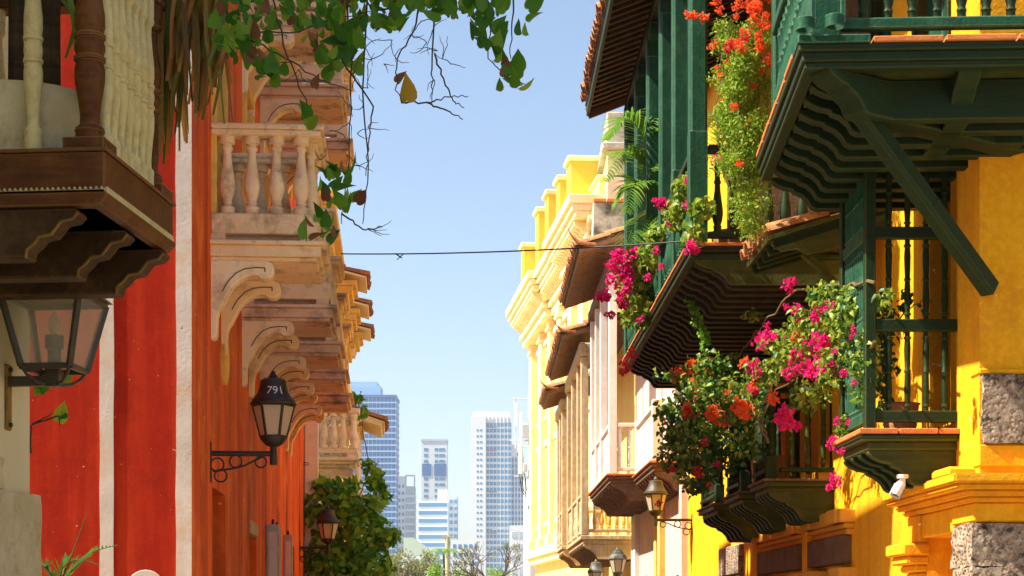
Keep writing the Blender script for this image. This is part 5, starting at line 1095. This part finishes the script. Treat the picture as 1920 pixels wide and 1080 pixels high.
for cx, cy, rx, ry, n in ((470, 80, 40, 55, 13), (540, 25, 80, 26, 20), (620, 50, 55, 50, 20), (640, 110, 35, 45, 12), (700, 25, 50, 35, 20), (780, 12, 60, 20, 16), (850, 15, 50, 20, 12), (905, 55, 32, 45, 14), (925, 105, 25, 22, 6), (955, 150, 30, 22, 6), (620, 365, 36, 45, 13), (600, 435, 32, 20, 7), (580, 225, 14, 14, 2), (425, 50, 25, 60, 9), (985, 40, 9, 25, 3), (650, 60, 30, 40, 8), (505, 130, 40, 30, 8), (655, 400, 18, 30, 4)):
    for _ in range(int(n*1.7)):
        me = q.choice(HL) if q.random() > .06 else HD
        put_leaf(cx+q.uniform(-1, 1)*rx, cy+q.uniform(-1, 1)*ry, me, math.pi+q.gauss(0, .55), YV+q.uniform(-.2, .2), s=q.uniform(.6, 1.05))
put_leaf(763, 190, LYEL, math.pi, YV)
for px, py in ((744, 155), (590, 165), (745, 10), (905, 10)): put_leaf(px, py, HD, math.pi+q.gauss(0, .5), YV, s=.8)
V = lambda *pp: [at(a, b, YV+q.uniform(-.06, .06)) for a, b in pp]
stems(root, 'vine_stem', [V((380, -80), (440, 60), (560, 60), (640, 30), (720, 20)), V((440, 60), (520, 100), (600, 150), (660, 170)), V((640, -60), (700, 20), (800, 0), (870, -10), (920, 40), (915, 110), (955, 150), (985, 158)),
    V((650, -40), (660, 120), (655, 300), (640, 420)), V((690, -30), (680, 170), (690, 330), (680, 420)), V((640, 110), (700, 200), (692, 260), (686, 330)), V((800, -40), (775, 60), (745, 110), (742, 165), (752, 192)), V((820, -40), (810, 130), (810, 190)), V((815, 100), (835, 160), (850, 190), (870, 202)), V((752, 192), (800, 192), (840, 182), (878, 180)), V((800, 192), (840, 208), (868, 224)), V((500, -40), (540, 110), (570, 180), (590, 230)), V((640, 400), (680, 430), (716, 425)), V((970, -40), (960, 40), (958, 110))], .0045, 'stem', q, .006, 6)
tw = []
for px, py in [(665, 150), (680, 200), (690, 130), (700, 110), (655, 230), (670, 250), (790, 40), (810, 60), (820, 95), (830, 110), (800, 30), (690, 240), (650, 290), (665, 310), (740, 105), (720, 120), (700, 430), (845, 120), (675, 60), (685, 90), (705, 60), (735, 75), (640, 250), (600, 300), (560, 130), (800, 80), (815, 150), (690, 430), (775, 70), (660, 200), (690, 165)]:
    for _ in range(2):
        a = q.uniform(0, 6.28); l = q.uniform(18, 48); pts = [(px, py)]
        for k in range(5): a += q.uniform(-.6, .6); pts.append((pts[-1][0]+math.cos(a)*l/5, pts[-1][1]+math.sin(a)*l/5))
        tw.append(V(*pts))
stems(root, 'twig', tw, .0022, 'stem', q, 0, 2)
# potted palms on the cream balcony with drooping dry fronds
root = pt('potted_palm', 'palm with brown drooping blades in a pale tub on the cream balcony', 'plant', SN.W(7.45, .38, 3.485))
ob('tub', MB().lathe([(.28,0),(.335,.02),(.345,.2),(.335,.33),(.30,.335)], 28), root, m='rough2')
for px, r in ((30, .032), (88, .038), (100, .03)):
    p = at(px, 170, 7.45); ob('trunk', MB().tube([Vector((p.x, p.y, 3.75)), Vector((p.x, p.y, 4.2)), Vector((p.x+.02, p.y, 4.9))], [r*1.1, r, r*.9], 10), root, world=Matrix(), m='palmtrunk')
def blade(p0, p1, w, sag, mb):
    p0, p1 = Vector(p0), Vector(p1); K = 6; vs = []; d = p1-p0; sd = d.cross(Vector((0, 1, 0.3))).normalized()
    tw_ = q.uniform(-.8, .8); bend = q.uniform(-.05, .05)
    for k in range(K+1):
        t = k/K; c = p0+d*t+Vector((0, 0, sag*4*t*(1-t)))+sd*bend*math.sin(t*3); a = tw_+t*q.uniform(.2, .9)
        s2 = sd*math.cos(a)+Vector((0, 1, 0))*math.sin(a); ww = w*(.35+.65*math.sin(math.pi*min(.95, t*.8+.12)))
        vs += [c-s2*ww/2, c+Vector((0, .006, .004)), c+s2*ww/2]
    mb.add(vs, [(3*k+i, 3*k+i+1, 3*k+4+i, 3*k+3+i) for k in range(K) for i in (0, 1)])
crown = at(340, -130, 7.9)
stems(root, 'leaf_stalk', [[at(100, -30, 7.45), at(180, -180, 7.6), at(300, -190, 7.85), at(390, -90, 7.95)], [at(88, -30, 7.45), at(190, -260, 7.6), at(330, -180, 7.9), at(440, -40, 7.95)]], .01, 'stemg', q, 0)
for i in range(115):
    mb = MB(); sx = q.uniform(288, 428); y0 = q.uniform(-130, 0); Lx = (sx-350)*q.uniform(-.5, .25)-12+q.gauss(0, 22); end = q.uniform(60, 235) if sx > 350 else q.uniform(90, 290)
    if i < 14: sx = q.uniform(285, 320); Lx = q.gauss(8, 14); end = q.uniform(220, 315)
    blade(at(sx, y0, 7.9+q.uniform(-.12, .12)), at(sx+Lx, end, 7.9+q.uniform(-.18, .15)), q.uniform(.016, .036), q.uniform(0, .05), mb)
    ob('blade', mb, root, world=Matrix(), m='leaf_dry', recalc=False, ang=180)
for sx, ex, ey in ((40, 10, -60), (60, 150, 40), (110, 30, -20), (130, 175, 60), (95, 140, 95), (20, 45, 50), (150, 120, 110)):
    mb = MB(); blade(at(sx, -70, 7.5), at(ex, ey, 7.5), .03, .05, mb); ob('blade', mb, root, world=Matrix(), m='leaf_palm', recalc=False, ang=180)
# leaf sprig near the lantern and fern at the foot of the red wall
root = pt('wall_sprig', 'small sprig with one big yellow leaf growing from the cream wall', 'plant', at(57, 850, 8.9))
stems(root, 'stem', [[at(57, 850, 8.9), at(58, 800, 8.9), at(70, 790, 8.9), at(100, 775, 8.9)], [at(60, 795, 8.9), at(110, 780, 8.9), at(112, 800, 8.9)]], .006, 'stem', q, .003)
T = lambda px, py, a, s: Matrix.Translation(at(px, py, 8.9))@Matrix.Rotation(a, 4, 'Y')@Matrix.Rotation(R(-90), 4, 'X')@Matrix.Scale(s, 4)
ob('leaf', heart(.115).mesh('leaf', 'leaf_fern', recalc=False, ang=180), root, world=T(108, 790, math.pi+.4, 1))
for px, py, a, s in ((125, 775, .9, .5), (85, 735, 2.5, .8), (120, 715, 3.6, .8), (70, 740, 3.0, .6), (115, 690, 3.1, .7)): ob('leaf', HL[0], root, world=T(px, py, a, s))
root = pt('potted_fern', 'palm like fern fronds rising against the red wall foot', 'plant', (xp(100, 10.5), 10.5, 0))
ob('pot', MB().lathe([(.16,0),(.2,.02),(.26,.5),(.27,.52)], 16), root, m='tile')
b0 = Vector((xp(100, 10.5), 10.5, .5)); ob('stem', MB().tube([b0, at(105, 1160, 10.5), at(110, 1100, 10.5)], .02, 6), root, world=Matrix(), m='stemg')
for pts in ([at(110, 1100, 10.5), at(140, 1065, 10.5), at(175, 1035, 10.5), at(222, 1022, 10.4)], [at(110, 1100, 10.5), at(120, 1060, 10.5), at(150, 1050, 10.6), at(185, 1060, 10.6)], [at(110, 1100, 10.5), at(90, 1070, 10.5), at(75, 1060, 10.4), at(62, 1075, 10.4)]): frond(root, pts, .016, 20, 'leaf_dk', q, .15, .1, .006)
stems(root, 'shoot', [[at(110, 1100, 10.5), at(135, 1040, 10.5), at(165, 955, 10.5)]], .007, 'stemg', q, .0)
# ================================================================ trees at the end of the street
def tree(label, px, Y, py_top, wid, m, n, size, seed, bare=False, name='tree'):
    q3 = random.Random(seed); X = xp(px, Y); H = zp(py_top, Y); t = thing(name, label, 'tree', (X, Y, 0), 0, None)
    k = H/6
    mb = MB().tube([(0,0,0),(.1*k,0,H*.25),(-.05*k,.1,H*.45)], [.22*k,.18*k,.13*k], 8)
    tips = []
    def br(p, d, L, r, dep):
        e = p+d*L; mid = p.lerp(e, .5)+rdir(q3)*L*.1; mb.tube([p, mid, e], [r, r*.8, r*.6], 5); tips.append(e)
        if dep:
            for _ in range(3): br(e, (d+rdir(q3)*.75+Vector((0,0,.1))).normalized(), L*.68, r*.58, dep-1)
    for i in range(5):
        a = i*1.26+q3.random(); br(Vector((-.05*k, .1, H*.42)), Vector((math.cos(a)*.7, math.sin(a)*.7, .75)).normalized(), H*.24, .08*k, 3 if bare else 1)
    ob('trunk', mb, t, m='trunk')
    cb = MB()
    if bare:
        for e in tips: 
            if q3.random() < .25: mass(cb, e, wid*.04, 5, size, q3)
    else:
        for _ in range(16):
            d = rdir(q3); c = Vector((d.x*wid*.36, d.y*wid*.36, H*.66+d.z*H*.22)); mass(cb, c, (wid*.2, wid*.2, H*.13), n//16, size, q3, shell=.3)
    tag(ob('crown', cb, t, m=m, recalc=False, ang=180), kind='stuff')
    return t
tree('dry yellowish tree at the street end below the narrow white block', 760, 140, 1022, 3.4, 'leaf_tree', 1800, .22, 1)
tree('pale brown bushy tree beside the utility pole', 795, 150, 1018, 3.2, 'leaf_tree', 1800, .22, 2)
tree('fresh green bushy tree in front of the utility pole', 838, 120, 1042, 3.0, 'leaf_tree2', 1600, .2, 3)
tree('olive tree left of the bare tree', 872, 150, 1045, 3.2, 'leaf_tree', 1500, .2, 4)
tree('nearly leafless tree with a wide bare crown', 918, 110, 1003, 4.5, 'leaf_tree', 0, .16, 5, True)
tree('yellow green tree beneath the bare branches', 935, 160, 1055, 3.6, 'leaf_tree2', 1300, .2, 6)
tree('dry low tree beside the creeper', 735, 125, 1030, 2.6, 'leaf_tree', 1400, .2, 7)
t = thing('palm_tree', 'small palm beside the utility pole', 'tree', (xp(832, 165), 165, 0)); ob('trunk', MB().tube([(0,0,0),(.1,0,3),(0,0,zp(1040, 165))], [.16,.13,.11], 8), t, m='trunk')
c = at(832, 1040, 165)
for a in range(9):
    an = a*.7; d = Vector((math.cos(an), math.sin(an), 0)); frond(t, [c, c+d*.6+Vector((0, 0, .55)), c+d*1.3+Vector((0, 0, .35)), c+d*1.8+Vector((0, 0, -.4))], .09, 16, 'leaf_palm', q, .6, .6, .03)
# ================================================================ overhead wire
a, b = at(640, 476, 21.5), at(1292, 452, 16.4)
pts = [a.lerp(b, i/24)+Vector((0, 0, -.04*4*(i/24)*(1-i/24))) for i in range(25)]
t = thing('overhead_wire', 'single black wire strung across the street', 'wire', a)
ob('cable', MB().tube(pts, .008, 5), t, world=Matrix(), m='wire')
kp = pts[5]; ob('knot', MB().tube([kp+Vector((-.05,0,.005)), kp+Vector((0,0,-.03)), kp+Vector((.03,0,-.05))], .008, 5).tube([kp+Vector((.05,0,.0)), kp+Vector((0,0,-.04)), kp+Vector((-.03,0,-.07))], .006, 5), t, world=Matrix(), m='wire')
# pavements and kerbs
for nm, S, o, Ya, Yb in (('pavement', SB, 1.1, -20, 52), ('pavement', SR, 1.0, 13.8, 52), ('pavement', SN, .8, -10, 8.6)):
    p = [S.W(Ya, -.02, 0), S.W(Ya, o, 0), S.W(Yb, o, 0), S.W(Yb, -.02, 0)]
    slab_path('pavement', [(v.x, v.y) for v in p], .13, 'paving')
    p = [S.W(Ya, o+.004, 0), S.W(Ya, o+.15, 0), S.W(Yb, o+.15, 0), S.W(Yb, o+.004, 0)]
    slab_path('kerb', [(v.x, v.y) for v in p], .135, 'kerb')
# ================================================================ sea haze over the whole place
hm = bpy.data.materials.new('sea_haze'); hm.use_nodes = True; hn = hm.node_tree
for n_ in list(hn.nodes): hn.nodes.remove(n_)
ho = hn.nodes.new('ShaderNodeOutputMaterial'); hv = hn.nodes.new('ShaderNodeVolumePrincipled')
hv.inputs['Color'].default_value = (.86, .92, 1, 1); hv.inputs['Density'].default_value = .00022; hv.inputs['Anisotropy'].default_value = .2
hn.links.new(hv.outputs[0], ho.inputs['Volume'])
hz = ob('haze', MB().box(-1520, 1520, -160, 2520, -1.05, 160), smooth=False); hz.data.materials.append(hm); hz['kind'] = 'stuff'; hz.display_type = 'WIRE'
